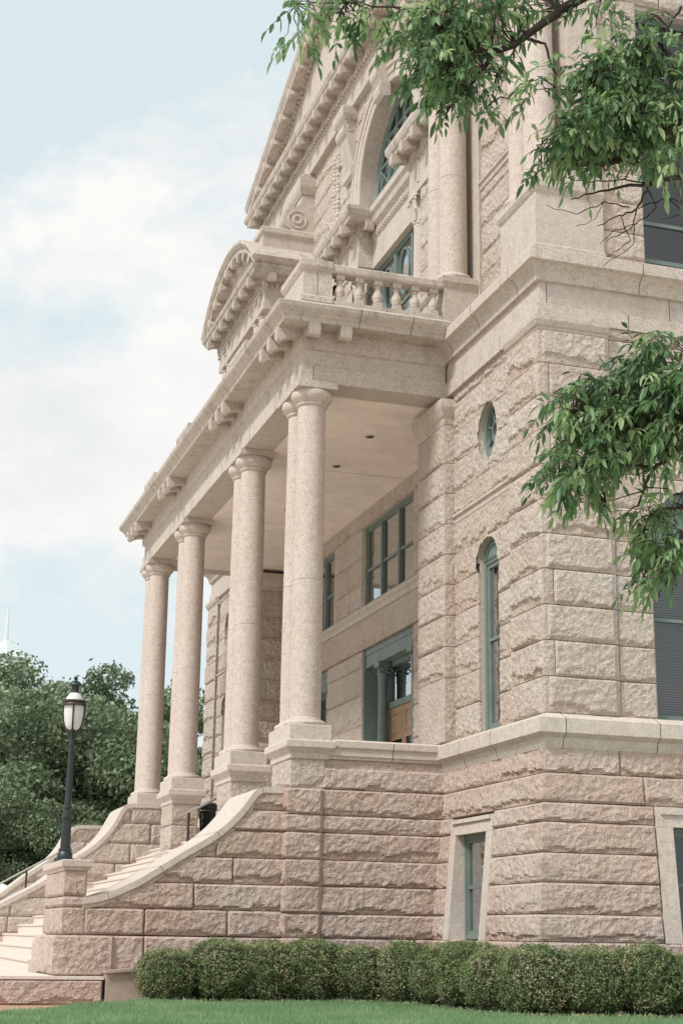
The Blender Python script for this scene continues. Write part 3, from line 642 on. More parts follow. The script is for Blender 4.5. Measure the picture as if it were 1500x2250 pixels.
COR = [(.455, 10.768), (.47, 10.84), (.50, 10.87), (.515, 10.90), (.56, 10.94), (.60, 10.985), (.62, 11.06), (.60, 11.075), (.02, 11.36)]
joints([(8.02, 25.135), (9.03, 25.135)], COR, 'y', None); joints([(27.0, 7.06), (29.0, 7.06), (31.6, 7.06), (34.2, 7.06), (36.9, 7.06), (39.0, 7.06)], COR, 'x', None)
joints([(7.30, 25.135)], [(0, 9.79), (0, 10.10)], 'y', None); joints([(26.9, 7.06), (28.9, 7.06), (31.4, 7.06), (34.5, 7.06), (37, 7.06), (39, 7.06)], [(0, 9.79), (0, 10.10)], 'x', None); joints([(27.6, 7.095), (30.2, 7.095), (33.1, 7.095), (36.0, 7.095), (38.8, 7.095)], [(0, 10.104), (0, 10.40)], 'x', None)
cl = MB(); cl.box(7.695, 11.05, 25.77, 40.3, 9.783, 9.9); oc = part('porch_ceiling', cl, 'plaster', keep=None)
for y in (30.3, 35.0): b_ = MB(); b_.box(7.75, 11.0, y-.006, y+.006, 9.7805, 9.79); obj('seam', b_, 'curb', oc)
for x, y in ((9.27, 27.75), (9.24, 29.9), (9.2, 33.6), (9.2, 37.2)):
    b_ = MB(); b_.lathe([(.09, -.02), (.10, 0), (.10, .02)], (x, y, 9.785), 20); o = obj('ceiling_light', b_, 'steel', oc, 40); b_ = MB(); b_.lathe([(.06, -.001), (.065, .012)], (x, y, 9.763), 16); obj('lens', b_, 'dark', o)
# balcony parapet
def bal_mesh():
    b_ = MB(); b_.cbox(-.085, .085, -.085, .085, 0, .12, .008); b_.lathe([(.075, .12), (.085, .135), (.08, .15), (.10, .20), (.105, .235), (.09, .29), (.06, .36), (.05, .41), (.055, .425), (.07, .435), (.07, .455), (.058, .465)], n=20); b_.cbox(-.085, .085, -.085, .085, .465, .57, .008); return b_.mesh('baluster', 40)
BAL = bal_mesh(); BAL.materials.append(M['ashlar'])
bo = []
for i, y in enumerate(PY0):
    o = pedestal(7.07, 7.62, y+.07, y+PLN, 11.36, 12.21, keep=None, name='balcony_pedestal'); bo.append(o)
jt = MB(); jt.box(7.338, 7.346, 25.137, 25.2, 11.5, 12.0); obj('joint', jt, 'dark', bo[0])
def rail(p0, p1, n, horiz):
    r_ = MB()
    if horiz == 'x': r_.sweep([(p1[0], p1[1]), (p0[0], p0[1])], [(-.03, 12.0), (.02, 12.01), (.035, 12.05), (.035, 12.15), (.0, 12.185)], back=-.24)
    else: r_.sweep([(p0[0], p0[1]), (p1[0], p1[1])], [(-.03, 11.98), (.02, 11.99), (.035, 12.02), (.035, 12.09), (.0, 12.12)], back=-.24)
    o = part('balustrade', r_, 'trim', keep=None)
    for i in range(n):
        q = (i+.5)/n; x = p0[0]+(p1[0]-p0[0])*q; y = p0[1]+(p1[1]-p0[1])*q
        if horiz == 'x': y += .11
        else: x += .11
        b_ = obj('baluster', BAL, 'ashlar', loc=(x, y, 11.44 if horiz == 'x' else 11.42)); b_.parent = o
    s_ = MB()
    if horiz == 'x': s_.box(p0[0], p1[0], p0[1]+.0, p0[1]+.24, 11.36, 11.45)
    else: s_.box(p0[0], p0[0]+.24, p0[1], p1[1], 11.30, 11.43)
    obj('sill', s_, 'trim', o)
rail((7.62, 25.14), (9.87, 25.14), 6, 'x')
for i in range(3): rail((7.2, PY0[i]+PLN), (7.2, PY0[i+1]+.07), (10, 14, 10)[i], 'y')
bf = MB(); bf.box(7.1, 11.5, 25.2, 40.9, 11.2, 11.33); part('balcony_floor', bf, 'ashlar', keep=None)
# ---- inner wall of the porch
iw = MB(); IX = 11.0
zI = [2.05, 2.7, 3.3, 4.0, 4.7, 5.4, 6.05, 6.44]
sk = [(29.82, 33.25, 2, 6.44), (36.0, 39.4, 2, 6.44)]
courses(iw, *faceX(IX), 26.3, 40, zI, 1.5, .05, 111, skip=sk)
courses(iw, *faceX(IX-.04), 26.3, 40, [6.44, 7.15], 2.2, .05, 112)
sk = [(29.82, 33.34, 7.4, 9.42), (35.4, 38.9, 7.4, 9.42)]
courses(iw, *faceX(IX), 26.3, 40, [7.45, 8.05, 8.7, 9.42, 9.82], 1.2, .06, 113, skip=sk)
for a, b_ in ((26.3, 29.82), (33.3, 35.7), (39.4, 40)): iw.box(IX+.03, IX+.6, a, b_, 2, 9.8)
iw.box(IX+.035, IX+.6, 29.8, 40, 6.45, 7.46); iw.box(IX+.035, IX+.6, 29.8, 40, 9.42, 9.8)
part('inner_wall', iw, 'rock', keep=None)
sl = MB(); sl.sweep([(IX, 26.3), (IX, 40)], [(.0, 7.15), (.05, 7.17), (.05, 7.30), (.10, 7.33), (.10, 7.42), (-.1, 7.455)], back=-.5); part('sill_band', sl, 'ashlar', keep=None)
sash('triple_window', 'green', 11.07, 29.82, 33.34, 7.455, 9.42, 'x', rails=(8.35,), mulls=(30.99, 32.17), fw=.12, blind=False, keep=None)
sash('triple_window', 'green', 11.07, 35.4, 38.9, 7.455, 9.42, 'x', rails=(8.35,), mulls=(36.57, 37.73), fw=.12, blind=False, keep=None)
def doorway(y0, y1):
    g = MB(); X = 11.40
    g.box(11.02, X, y1-.05, y1, 2.05, 6.44); g.box(11.02, X, y0, y0+.05, 2.05, 6.44); g.box(11.04, X, y0+.05, y1-.05, 6.30, 6.44)
    g.box(11.06, X-.11, y0+.05, y1-.05, 6.02, 6.30)
    ym = (y0+y1)/2; a, b_ = ym-1.25, ym+.76
    for q in (a-.09, b_): g.box(X-.1, X+.05, q, q+.09, 2.05, 6.0)
    g.box(X-.12, X+.05, a, b_, 4.95, 5.09); g.box(X-.1, X+.05, a, b_, 5.9, 6.02); g.box(X-.05, X+.04, b_+.09, y1-.05, 2.05, 6.0); g.box(X-.05, X+.04, y0+.05, a-.09, 2.05, 6.0)
    o = part('doorway', g, 'green', keep=None)
    for q in (y0+.30, y1-.98):
        c = MB(); c.lathe([(.14, 2.05), (.14, 2.2), (.115, 2.25), (.115, 2.3), (.105, 5.55), (.13, 5.58)], (11.16, q, 0), 24); cc = obj('slender_column', c, 'green', o, 40)
        c = MB(); c.box(11.0, 11.28, q-.17, q+.17, 5.9, 6.02)
        for sx in (-1, 1):
            for sy in (-1, 1):
                c.tube([(11.16+sx*(.10+.09*(1-i/14)*math.cos(i*.6)), q+sy*.13, 5.80+.09*(1-i/14)*math.sin(i*.6)) for i in range(12)], .022, 6)
        c.lathe([(.11, 5.58), (.12, 5.75), (.15, 5.9)], (11.16, q, 0), 20); obj('capital', c, 'green', cc, 45)
    pn = MB(); pn.add([(X-.02, a, 5.09), (X-.02, b_, 5.09), (X-.02, b_, 5.9), (X-.02, a, 5.9)], [(0, 1, 2, 3)]); obj('transom_pane', pn, 'glass', o)
    bk = MB(); bk.box(X+.3, X+1, y0, y1, 2.05, 6.2); obj('room', bk, 'dark', o)
    for j, (p, q) in enumerate(((a+.01, (a+b_)/2-.008), ((a+b_)/2+.008, b_-.01))):
        d = MB(); st = .11
        d.box(X-.09, X-.03, p, p+st, 2.06, 4.945); d.box(X-.09, X-.03, q-st, q, 2.06, 4.945)
        for z0, z1 in ((4.80, 4.945), (4.22, 4.32), (2.06, 2.3), (2.9, 3.0)): d.box(X-.088, X-.032, p+st, q-st, z0, z1)
        d.box(X-.07, X-.04, p+st, q-st, 4.32, 4.80); d.box(X-.082, X-.05, p+st+.06, q-st-.06, 4.39, 4.73); d.box(X-.07, X-.04, p+st, q-st, 2.3, 2.9)
        dd = obj('door', d, 'wood', o); g2 = MB(); g2.box(X-.062, X-.056, p+st, q-st, 3.0, 4.22); obj('door_pane', g2, 'glass', dd)
doorway(29.82, 33.25); doorway(36.0, 39.4)
# ================================================================== centre of the upper floor
AX = 11.4; AY, AR, AZ_ = CY, 2.13, 19.08
cw = MB()
def hole2(u, z): return ((u-AY)**2+(z-AZ_)**2 < (AR+.5)**2) & (z > AZ_) | ((np.abs(u-AY) < AR+.5) & (z <= AZ_))
courses(cw, *faceX(AX), 26.7, 39.5, [11.3+.59*i for i in range(18)]+[21.92], 1.3, .06, 131, hole=hole2, res=.04)
for a, b_ in ((26.6, CY-AR-.1), (CY+AR+.1, 39.5)): cw.box(AX+.04, AX+.5, a, b_, 11.2, 21.9)
cw.box(AX+.04, AX+.5, 30.8, 35.3, 21.25, 21.9)
part('centre_wall', cw, 'rock', keep=None)
ar = MB(); n = 40; prof = [(AX-.02, .52), (AX-.10, .50), (AX-.10, .40), (AX-.06, .38), (AX-.06, .22), (AX-.03, .20), (AX-.03, .02), (AX, 0), (AX+.5, 0), (AX+.5, .52)]
V = []; pts = [(0, 13.0-AZ_)]
for i in range(n+3):
    if i == 0: cy, cz, dx, dz = 1, 17.2-AZ_, 1, 0
    elif i == n+2: cy, cz, dx, dz = -1, 17.2-AZ_, -1, 0
    else: q = math.pi*(i-1)/n; cy, cz, dx, dz = math.cos(q), 0, math.cos(q), math.sin(q)
    for x, k in prof: V.append((x, AY+(AR+k)*dx, AZ_+cz+(AR+k)*dz))
k = len(prof); ar.add(V, [(i*k+j, i*k+(j+1) % k, (i+1)*k+(j+1) % k, (i+1)*k+j) for i in range(n+2) for j in range(k)])
part('window_arch', ar, 'ashlar', smooth=30, keep=None)
ks = MB(); P = [(11.42, 21.9), (10.98, 21.9), (10.98, 21.78), (11.04, 21.7)]+[(11.12-.10*math.cos(q), 21.5+.16*math.sin(q)) for q in np.linspace(.8, -1.2, 8)]+[(11.16, 21.2), (11.10, 21.0), (11.14, 20.86), (11.25, 20.80), (11.42, 20.85)]
ks.extrude(P, 'y', CY-.27, CY+.27); part('keystone', ks, 'ashlar', keep=None)
for s_ in (-1, 1):          # scrolled consoles under the great entablature
    cs = MB(); yc = CY+s_*2.75
    P = [(11.42, 21.55), (11.02, 21.55)]+[(11.22-.24*math.cos(q), 21.28+.26*math.sin(q)) for q in np.linspace(.9, -1.0, 9)]+[(11.14, 20.85), (11.22, 20.5), (11.30, 20.25), (11.20, 20.1), (11.22, 19.92), (11.32, 19.85), (11.42, 19.9)]
    cs.extrude(P, 'y', yc-.35, yc+.35); cs.sweep([(11.42, yc-.4), (11.02, yc-.4), (11.02, yc+.4), (11.42, yc+.4)], [(0, 21.55), (.06, 21.62), (.09, 21.70), (.09, 21.9)], back=-.2)
    for sd in (-.35, .35): cs.tube([(11.22+.14*(1-i/16)*math.cos(i*.6), yc+sd, 21.28+.14*(1-i/16)*math.sin(i*.6)) for i in range(14)], .025, 6)
    part('scroll_console', cs, 'ashlar', smooth=30, keep=None)
    ga = MB()
    for dy in (-.16, .16):
        for i in range(16): ga.ball((11.36, CY+s_*(4.1+dy)+random.uniform(-.03, .03), 21.3-i*.125), random.uniform(.075, .11), 5)
    for i in range(26): ga.ball((11.34, CY+s_*4.1+random.uniform(-.55, .55), 19.2+random.uniform(-.3, .2)), random.uniform(.06, .13), 5)
    part('carved_garland', ga, 'ashlar', smooth=60, keep=None)
    nc = MB(); q_ = np.linspace(0, math.pi, 16); yc = CY+s_*4.3
    nc.tube([(11.33, yc+.62*1, 17.2)]+[(11.33, yc+.62*math.cos(q), 18.3+.55*math.sin(q)) for q in q_]+[(11.33, yc-.62, 17.2)], .10, 8); part('niche_frame', nc, 'ashlar', smooth=60, keep=None)
    nb = MB(); nb.add([(11.32, yc+.55, 16.2), (11.32, yc-.55, 16.2)]+[(11.32, yc-.55*math.cos(q), 18.3+.48*math.sin(q)) for q in q_], [tuple(range(18))]); part('niche_back', nb, 'ashlar', keep=None)
# three-part window: flanking columns with their own little entablature, a recessed centre
for s_ in (-1, 1):
    ya, yb = CY+s_*1.93, CY+s_*4.2; lo, hi = min(ya, yb), max(ya, yb)
    fe = MB(); path = [(11.75, lo), (11.32, lo), (11.32, hi), (11.75, hi)]
    fe.sweep(path, [(0, 17.0), (0, 17.36), (-.015, 17.37), (-.015, 17.78), (.02, 17.80), (.02, 17.98), (.03, 18.0), (.03, 18.16)], back=-.4)
    dentils(fe, 'x', 11.32, lo+.02, hi, 17.82, 17.96, .06); dentils(fe, 'y' if s_ > 0 else 'y', lo, 11.33, 11.7, 17.82, 17.96, .06)
    part('flank_entablature', fe, 'ashlar', keep=None)
    fc = MB(); fc.sweep(path, [(.30, 18.16), (.36, 18.17), (.38, 18.26), (.42, 18.30), (.46, 18.42), (.46, 18.52), (.2, 18.64)], back=-.4); o = part('flank_cornice', fc, 'trim', keep=None)
    for i in range(4): modillion(o, 11.30, lo+.16+i*.71, 18.165)
    if s_ > 0: modillion(o, 11.5, lo+.02, 18.165, math.pi/2)
    for q in (ya+s_*.30, yb-s_*.3):
        c = make_column(5.4, .19, .17, (11.52, q, 11.62), True)
    pw = MB(); pw.box(11.42, 11.8, lo+.75, hi-.6, 11.3, 17.0); part('flank_panel', pw, 'ashlar', keep=None)
    pd = MB(); pd.box(11.25, 11.8, lo+.02, hi-.02, 11.3, 11.62); part('flank_plinth', pd, 'ashlar', keep=None)
cc = MB(); lo, hi = CY-1.93, CY+1.93
cc.sweep([(11.72, lo), (11.72, hi)], [(0, 16.98), (0, 17.36), (-.015, 17.37), (-.015, 17.78), (.02, 17.80), (.02, 17.98), (.03, 18.02), (.14, 18.1), (.17, 18.26), (.24, 18.34), (.24, 18.52), (.0, 18.6)], back=-.3)
dentils(cc, 'x', 11.72, lo+.05, hi, 17.82, 17.96, .06); part('centre_cornice', cc, 'ashlar', keep=None)
o = sash('balcony_window', 'green', 11.86, CY-1.93, CY+1.9, 11.32, 17.0, 'x', rails=(12.9, 15.3), mulls=(CY-.70, CY+.55), fw=.14, blind=False, keep=None)
ovs = MB()
for yc in (CY-1.29, CY-.07, CY+1.2): oval_ring(ovs, yc, 16.1, .36, .62, 11.87, 11.93, .04)
obj('oval_tracery', ovs, 'green', o, 40)
# fan of tracery in the arch
fg = MB()
for q in np.arange(-1.9, 2.0, .62): fg.box(11.88, 11.95, CY+q-.03, CY+q+.03, 18.6, AZ_+math.sqrt(max(0, AR**2-q*q)))
for z in (19.2, 19.85, 20.5): rr_ = math.sqrt(max(.01, AR**2-(z-AZ_)**2)) if z > AZ_ else AR; fg.box(11.885, 11.945, CY-rr_, CY+rr_, z-.03, z+.03)
for i in range(-3, 3):
    for z in (18.6, 19.2, 19.85):
        y = i*.62+.0
        if abs(y)+.62 < AR-.15:
            for a, b_ in ((y, y+.62), (y+.62, y)): fg.tube([(11.90, CY+a, z), (11.90, CY+b_, z+.63)], .018, 5)
fg.tube([(11.9, CY+(AR-.04)*math.cos(q), AZ_+(AR-.04)*math.sin(q)) for q in np.linspace(0, math.pi, 40)], .07, 6)
o = part('arched_lattice', fg, 'green', keep=None); pn = MB(); q_ = np.linspace(0, math.pi, 30); pn.add([(11.96, CY+AR*math.cos(q), AZ_+AR*math.sin(q)) for q in q_]+[(11.96, CY-AR, 18.4), (11.96, CY+AR, 18.4)], [tuple(range(32))]); obj('pane', pn, 'glass', o)
bk = MB(); bk.box(12.1, 12.4, CY-2.5, CY+2.5, 17.0, 21.5); obj('room', bk, 'dark', o)
# great entablature and pediment
ge = MB(); GP = [(12.4, 20.95), (11.2, 20.95), (11.2, 45.15), (12.4, 45.15)]
ge.sweep(GP, [(0, 21.9), (0, 22.28), (-.02, 22.29), (-.02, 22.50), (.02, 22.52), (.02, 22.68), (.04, 22.70), (.04, 22.92)], back=-.5); dentils(ge, 'x', 11.18, 21, 45.1, 22.53, 22.67, .09, .11, .20); part('great_entablature', ge, 'ashlar', keep=None)
gc = MB(); gc.sweep(GP, [(.36, 22.92), (.40, 22.93), (.42, 23.02), (.46, 23.05), (.50, 23.16), (.50, 23.22), (.1, 23.32)], back=-.5); o = part('great_cornice', gc, 'trim', keep=None)
for i in range(30): 
    y = 21.15+i*.82
    modillion(o, 11.17, y, 22.925)
sl_ = (27.95-23.25)/(45.6-CY)
for s_ in (-1, 1):
    rk = MB(); ang = math.atan(sl_); V = []
    prof = [(11.2, 0), (11.2, .22), (10.80, .23), (10.78, .33), (10.74, .38), (10.69, .50), (10.69, .56), (11.9, .68), (11.9, 0)]
    for y in (45.55-CY, 0):
        for x, k in prof: V.append((x, CY+s_*y, 23.08+(45.6-CY-y)*sl_+k))
    k = len(prof); rk.add(V, [(j, (j+1) % k, k+(j+1) % k, k+j) for j in range(k)]+[tuple(range(k)), tuple(range(2*k-1, k-1, -1))])
    for i in range(62):
        y = 12.0-i*.19; z = 23.08+(45.6-CY-y)*sl_+.06; rk.box(11.10, 11.22, CY+s_*y-.05, CY+s_*y+.05, z, z+.14)
    o = part('raking_cornice', rk, 'trim', keep=None)
    for i in range(1, 13):
        y = 12.2-i*.95; m_ = modillion(o, 11.17, CY+s_*y, 23.08+(45.6-CY-y)*sl_+.24); m_.rotation_euler = (-s_*ang, 0, 0)
ty = MB(); ty.extrude([(45.3, 23.25), (20.8, 23.25), (CY, 27.85)], 'x', 11.22, 12.0); part('tympanum', ty, 'ashlar', keep=None)
rf = MB(); rf.box(13.4, 24, 21.6, 45.0, 18, 23.0); rf.box(13.4, 24, 23.2, 44.4, -1, 18); part('building_mass', rf, 'ashlar', keep=None)
# ================================================================== ground
def sheet(name, poly, z, mat, zb=None):
    g = MB()
    if zb is None: g.add([(x, y, z) for x, y in poly], [tuple(range(len(poly)))])
    else: g.extrude(poly, 'z', zb, z)
    return tag(obj(name, g, mat), kind='structure')
sheet('ground', [(-900, -300), (900, -300), (900, 1500), (-900, 1500)], -1.10, 'concrete')
sheet('path', [(-12, 10), (6, 10), (6, 26), (-12, 26)], -1.085, 'path')
LAWN = [(5.2, 25.0), (4.3, 24.0), (3.3, 22.7), (2.2, 21.2), (.9, 19.0), (-1, 16.5), (30, 16.5), (30, 25.0)]
sheet('lawn', LAWN, -1.012, 'turf', -1.2)
sheet('planting_bed', [(4.9, 24.75), (4.75, 24.2), (8.3, 23.7), (8.6, 20.2), (9.2, 19.45), (16, 19.3), (16, 21), (9.6, 21), (9.6, 25), (5, 25)], -1.004, 'soil')
# blades of grass on the part of the lawn in view
def inpoly(x, y, poly):
    c = np.zeros(len(x), bool); n = len(poly)
    for i in range(n):
        (x1, y1), (x2, y2) = poly[i], poly[(i+1) % n]
        if y1 == y2: continue
        c ^= ((y1 > y) != (y2 > y)) & (x < (x2-x1)*(y-y1)/(y2-y1)+x1)
    return c
n = 330000; gx = RNG.uniform(0, 14.2, n); gy = RNG.uniform(17.0, 24.6, n)
k = inpoly(gx, gy, LAWN) & ~((gx > 9.1) & (gy > 19.75)) & ~((gx > 5) & (gy > 24.1)) & (gy > 17.9) ; gx, gy = gx[k], gy[k]; n = len(gx)
hh = RNG.uniform(.025, .075, n)*(.5+1.0*fbm(gx*1.5, gy*1.5, 4))*(1+.9*(RNG.random(n) < .04)); th = RNG.uniform(0, 2*np.pi, n); ww = RNG.uniform(.003, .006, n); le = RNG.uniform(0, .6, n)*hh; ph = RNG.uniform(0, 2*np.pi, n)
B0 = np.stack([gx, gy, np.full(n, -1.014)], 1); D = np.stack([np.cos(th), np.sin(th), 0*th], 1)*ww[:, None]; T_ = B0+np.stack([le*np.cos(ph), le*np.sin(ph), hh], 1)
V = np.stack([B0-D, B0+D, T_], 1).reshape(-1, 3); Q = np.arange(3*n).reshape(-1, 3)
g = MB(); tv = np.clip(.1+.75*fbm(gx*1.9, gy*1.9, 8)+RNG.normal(0, .2, n)-.1, 0.02, 1); g.addq(V, Q, np.repeat(tv, 3)); tag(obj('grass', g, 'grass'), 'short green lawn grass in front of the hedge', 'grass', kind='stuff')
# ================================================================== stairs with cheek walls
ST = thing('stone_staircase', 'pale granite flight of steps rising between curved cheek walls to the porch', 'staircase', (3.1, 32, -1.05))
NS = 13; RI = 2.70/NS; RU = .3515; SX = 3.09
for i in range(NS):
    b_ = MB(); x0 = SX+RU*i; x1 = SX+RU*(i+1) if i < NS-1 else 7.9; z1 = -.65+RI*(i+1)
    P = [(x0, z1-RI-.05), (x0, z1-.045), (x0-.022, z1-.042), (x0-.026, z1-.006), (x0-.02, z1), (x1+.004, z1), (x1+.004, z1-RI-.05)]
    b_.extrude(P, 'y', 27.08, 39.02); obj('step', b_, 'step', ST)
    b_ = None
b_ = MB(); b_.extrude([(SX+.05, -1.05), (SX+.05, -.70), (7.5, 1.9), (7.5, -1.05)], 'y', 27.08, 39.0); obj('stair_core', b_, 'step', ST)
def smooth_path(pts, n=60):
    p = np.array(pts, float); t = np.concatenate([[0], np.cumsum(np.hypot(*np.diff(p, axis=0).T))]); q = np.linspace(0, t[-1], n); x = np.interp(q, t, p[:, 0]); z = np.interp(q, t, p[:, 1])
    for _ in range(3):
        x[1:-1] = (x[:-2]+2*x[1:-1]+x[2:])/4; z[1:-1] = (z[:-2]+2*z[1:-1]+z[2:])/4
    return x, z
def coping(pts, ya, yb, parent, cuts=()):
    x, z = smooth_path(pts); m_ = MB(); n = len(x); V = []
    tx = np.gradient(x); tz = np.gradient(z); l_ = np.hypot(tx, tz); nx, nz_ = tz/l_, -tx/l_          # normal downwards
    s_ = np.where(nz_ > 0, -1, 1); nx, nz_ = nx*s_, nz_*s_
    for i in range(n):
        for yy, d in ((ya, 0), (ya-.0, .10), (ya+.045, .13), (ya+.05, .17), (yb-.05, .17), (yb-.045, .13), (yb, .10), (yb, 0)): V.append((x[i]+nx[i]*d, yy, z[i]+nz_[i]*d))
    k = 8; m_.add(V, [(i*k+j, i*k+(j+1) % k, (i+1)*k+(j+1) % k, (i+1)*k+j) for i in range(n-1) for j in range(k)]+[tuple(range(k)), tuple(range(n*k-1, (n-1)*k-1, -1))])
    o = obj('coping', m_, 'clean', parent, 35)
    jm = MB()
    for c in cuts:
        i = int(c*(n-1)); jm.box(x[i]-.004, x[i]+.004, ya-.002, yb, z[i]-.001, z[i]+.0015); V = [(x[i]-.004, ya-.002, z[i]+.001), (x[i]+.004, ya-.002, z[i]+.001), (x[i]+nx[i]*.17+.004, ya-.002, z[i]+nz_[i]*.16), (x[i]+nx[i]*.17-.004, ya-.002, z[i]+nz_[i]*.16)]; jm.add(V, [(0, 1, 2, 3)])
    if cuts: obj('joint', jm, 'dark', o)
    order = np.argsort(x); return x[order], z[order]
def cheek(pts, y0, y1, zs, xa, xb, parent, seed, mat='rock_pink', cuts=(), res=.03):
    w_ = MB(); xs, zc_ = smooth_path(pts); o_ = np.argsort(xs); f = lambda u: np.interp(u, xs[o_], zc_[o_])-.12
    courses(w_, *faceX(xa), y0, y1, zs, 1.2, .04, seed+3, hole=lambda u, z: z > f(xa)+0*u)
    courses(w_, *faceY(y0), xa, xb, zs, 1.25, .075, seed, hole=lambda u, z: z > f(u), res=res)
    px = np.linspace(xa+.03, xb, 40); P = [(q, float(f(q))+.02) for q in px]+[(xb, zs[0]), (xa+.03, zs[0])]
    w_.extrude(P, 'y', y0+.035, y1)
    wall = obj('cheek_wall', w_, mat, parent); coping(pts, y0-.075, y1+.075, wall, cuts); return wall
CP1 = [(7.06, 2.44), (6.53, 2.44), (6.42, 2.31), (6.28, 2.10), (6.05, 1.84), (5.76, 1.60), (5.3, 1.33), (4.57, .86), (4.15, .665), (3.9, .58), (3.66, .55)]
cw1 = cheek(CP1, 25.33, 27.1, [-.02, .40, .82, 1.25, 1.70, 2.05, 2.5], 3.72, 7.10, ST, 700, cuts=(.13, .40, .67, .9))
b_ = MB(); courses(b_, *faceY(25.28), 3.32, 7.2, [-1.05, -.655, -.03], 1.6, .07, 760); b_.box(3.4, 7.2, 25.315, 27.1, -1.05, -.035); obj('foundation', b_, 'rock_pink', cw1)
# lamp pedestal at the foot of the near cheek wall
lp = MB(); zq = [-.03, .40, .57, .98]
for i in range(3):
    block(lp, *faceX(3.39), 25.32, 27.7, zq[i], zq[i+1], .05, 770+i, cl=.03); block(lp, *faceY(25.32), 3.39, 3.74, zq[i], zq[i+1], .045, 780+i, cl=.03)
block(lp, *faceX(3.30), 25.24, 28.0, -.655, -.03, .11, 790, cl=.07); block(lp, *faceY(25.24), 3.30, 4.2, -.655, -.03, .11, 795, cl=.07)
lp.box(3.42, 3.70, 25.35, 27.7, -1.0, .97); lp.box(3.33, 4.2, 25.27, 28.0, -1.0, -.04)
o = obj('lamp_pedestal', lp, 'rock_pink', ST)
c = MB(); c.sweep([(3.745, 25.31), (3.38, 25.31), (3.38, 27.72), (3.745, 27.72)], [(.0, .97), (.03, .98), (.03, 1.01), (.07, 1.04), (.075, 1.13), (.06, 1.142)], back=-.1, closed=True); c.box(3.36, 3.76, 25.29, 27.74, 1.0, 1.141); obj('cap', c, 'clean', o)
CP2 = [(8.1, 3.20), (6.60, 3.20), (6.5, 3.02), (6.36, 2.70), (6.15, 2.40), (5.87, 2.12), (5.31, 1.74), (4.65, 1.20), (3.7, .68), (3.1, .42), (2.6, .35)]
cheek(CP2, 39.05, 40.9, [-.6, -.1, .37, .82, 1.25, 1.70, 2.2, 2.7, 3.25], 2.62, 8.1, ST, 800, 'rock', res=.05, cuts=(.25, .5))
pf = MB(); pf.box(-6, 3.6, 25.02, 39.0, -1.09, -.70); courses(pf, *faceY(24.98), -6, 4.02, [-1.09, -.705], 3.4, .10, 830); pf.box(-6, 4.0, 25.0, 25.3, -1.09, -.71)
o = obj('platform', pf, 'rock_pink', ST); c = MB(); c.box(-6, 4.03, 24.94, 39, -.702, -.655); obj('paving', c, 'step', o)
c = MB(); c.extrude([(4.06, -1.09), (4.06, -.60), (6.2, -.45), (6.2, -1.09)], 'y', 24.86, 25.2); c.extrude([(4.04, -.60), (4.04, -.56), (6.2, -.41), (6.2, -.45)], 'y', 24.80, 25.22); obj('curb', c, 'curb', ST)
# second low wall beyond the stairs
LW = thing('stone_wall', 'curved stone cheek wall farthest away, half hidden behind the nearer one', 'wall', (4.5, 46, -1.05))
CP3 = [(x-.30, z-.12) for x, z in CP2]
cheek(CP3, 46.0, 47.6, [-.6, .2, .8, 1.4, 2.0, 2.6, 3.15], 2.3, 7.8, LW, 850, 'rock', res=.07)
# ================================================================== lamp post
LX, LY, LZ = 3.50, 26.45, 1.142
def squash(m_): m_.v = [np.concatenate([v[:, :2], np.array([[LZ+zl(z-LZ)] for z in v[:, 2]])], 1) for v in m_.v]
zl = lambda z: z*.90 if z < 2.49 else 2.241+(z-2.49)*.80
LM = thing('lamp_post', 'dark green cast iron lamp post with a white glass lantern on the stair pedestal', 'lamp post', (LX, LY, LZ))
m_ = MB(); m_.lathe([(.175, 0), (.175, .075), (.15, .08)], (LX, LY, LZ), 8); m_.lathe([(.13, .08), (.13, .15), (.115, .17), (.105, .20), (.115, .22), (.115, .24), (.095, .26)], (LX, LY, LZ), 24); squash(m_); obj('base', m_, 'lampmetal', LM, 40)
m_ = MB(); n = 36; fl_ = []
for z, r in ((.26, .088), (.5, .082), (.80, .074)): fl_.append([(LX+(r-(.008 if i % 3 == 0 else 0))*math.cos(2*math.pi*i/n), LY+(r-(.008 if i % 3 == 0 else 0))*math.sin(2*math.pi*i/n), LZ+z) for i in range(n)])
m_.add(sum(fl_, []), [(k*n+i, k*n+(i+1) % n, (k+1)*n+(i+1) % n, (k+1)*n+i) for k in range(2) for i in range(n)])
m_.lathe([(.08, .80), (.095, .82), (.095, .84), (.075, .86), (.066, .98), (.085, 1.0), (.085, 1.02), (.062, 1.04), (.060, 1.06), (.048, 2.05), (.06, 2.06), (.06, 2.08), (.052, 2.09), (.052, 2.16), (.06, 2.17), (.06, 2.19), (.046, 2.20), (.044, 2.34), (.034, 2.36), (.034, 2.50)], (LX, LY, LZ), 28); squash(m_); obj('post', m_, 'lampmetal', LM, 40)
m_ = MB(); m_.lathe([(.085, 2.49), (.105, 2.50), (.13, 2.56), (.152, 2.66), (.168, 2.82), (.172, 3.02)], (LX, LY, LZ), 36); squash(m_); gl_ = obj('glass_globe', m_, 'opal', LM, 60)
m_ = MB(); m_.lathe([(.165, 3.05), (.158, 3.10), (.132, 3.18), (.098, 3.25), (.07, 3.29)], (LX, LY, LZ), 36); squash(m_); obj('glass_dome', m_, 'opal', LM, 60)
m_ = MB(); m_.lathe([(.175, 2.985), (.212, 2.99), (.212, 3.035), (.18, 3.07)], (LX, LY, LZ), 40)
for i in range(22): q = 2*math.pi*i/22; m_.ball((LX+.178*math.cos(q), LY+.178*math.sin(q), LZ+3.085), .033, 6)
squash(m_); obj('scalloped_rim', m_, 'rustmetal', LM, 50)
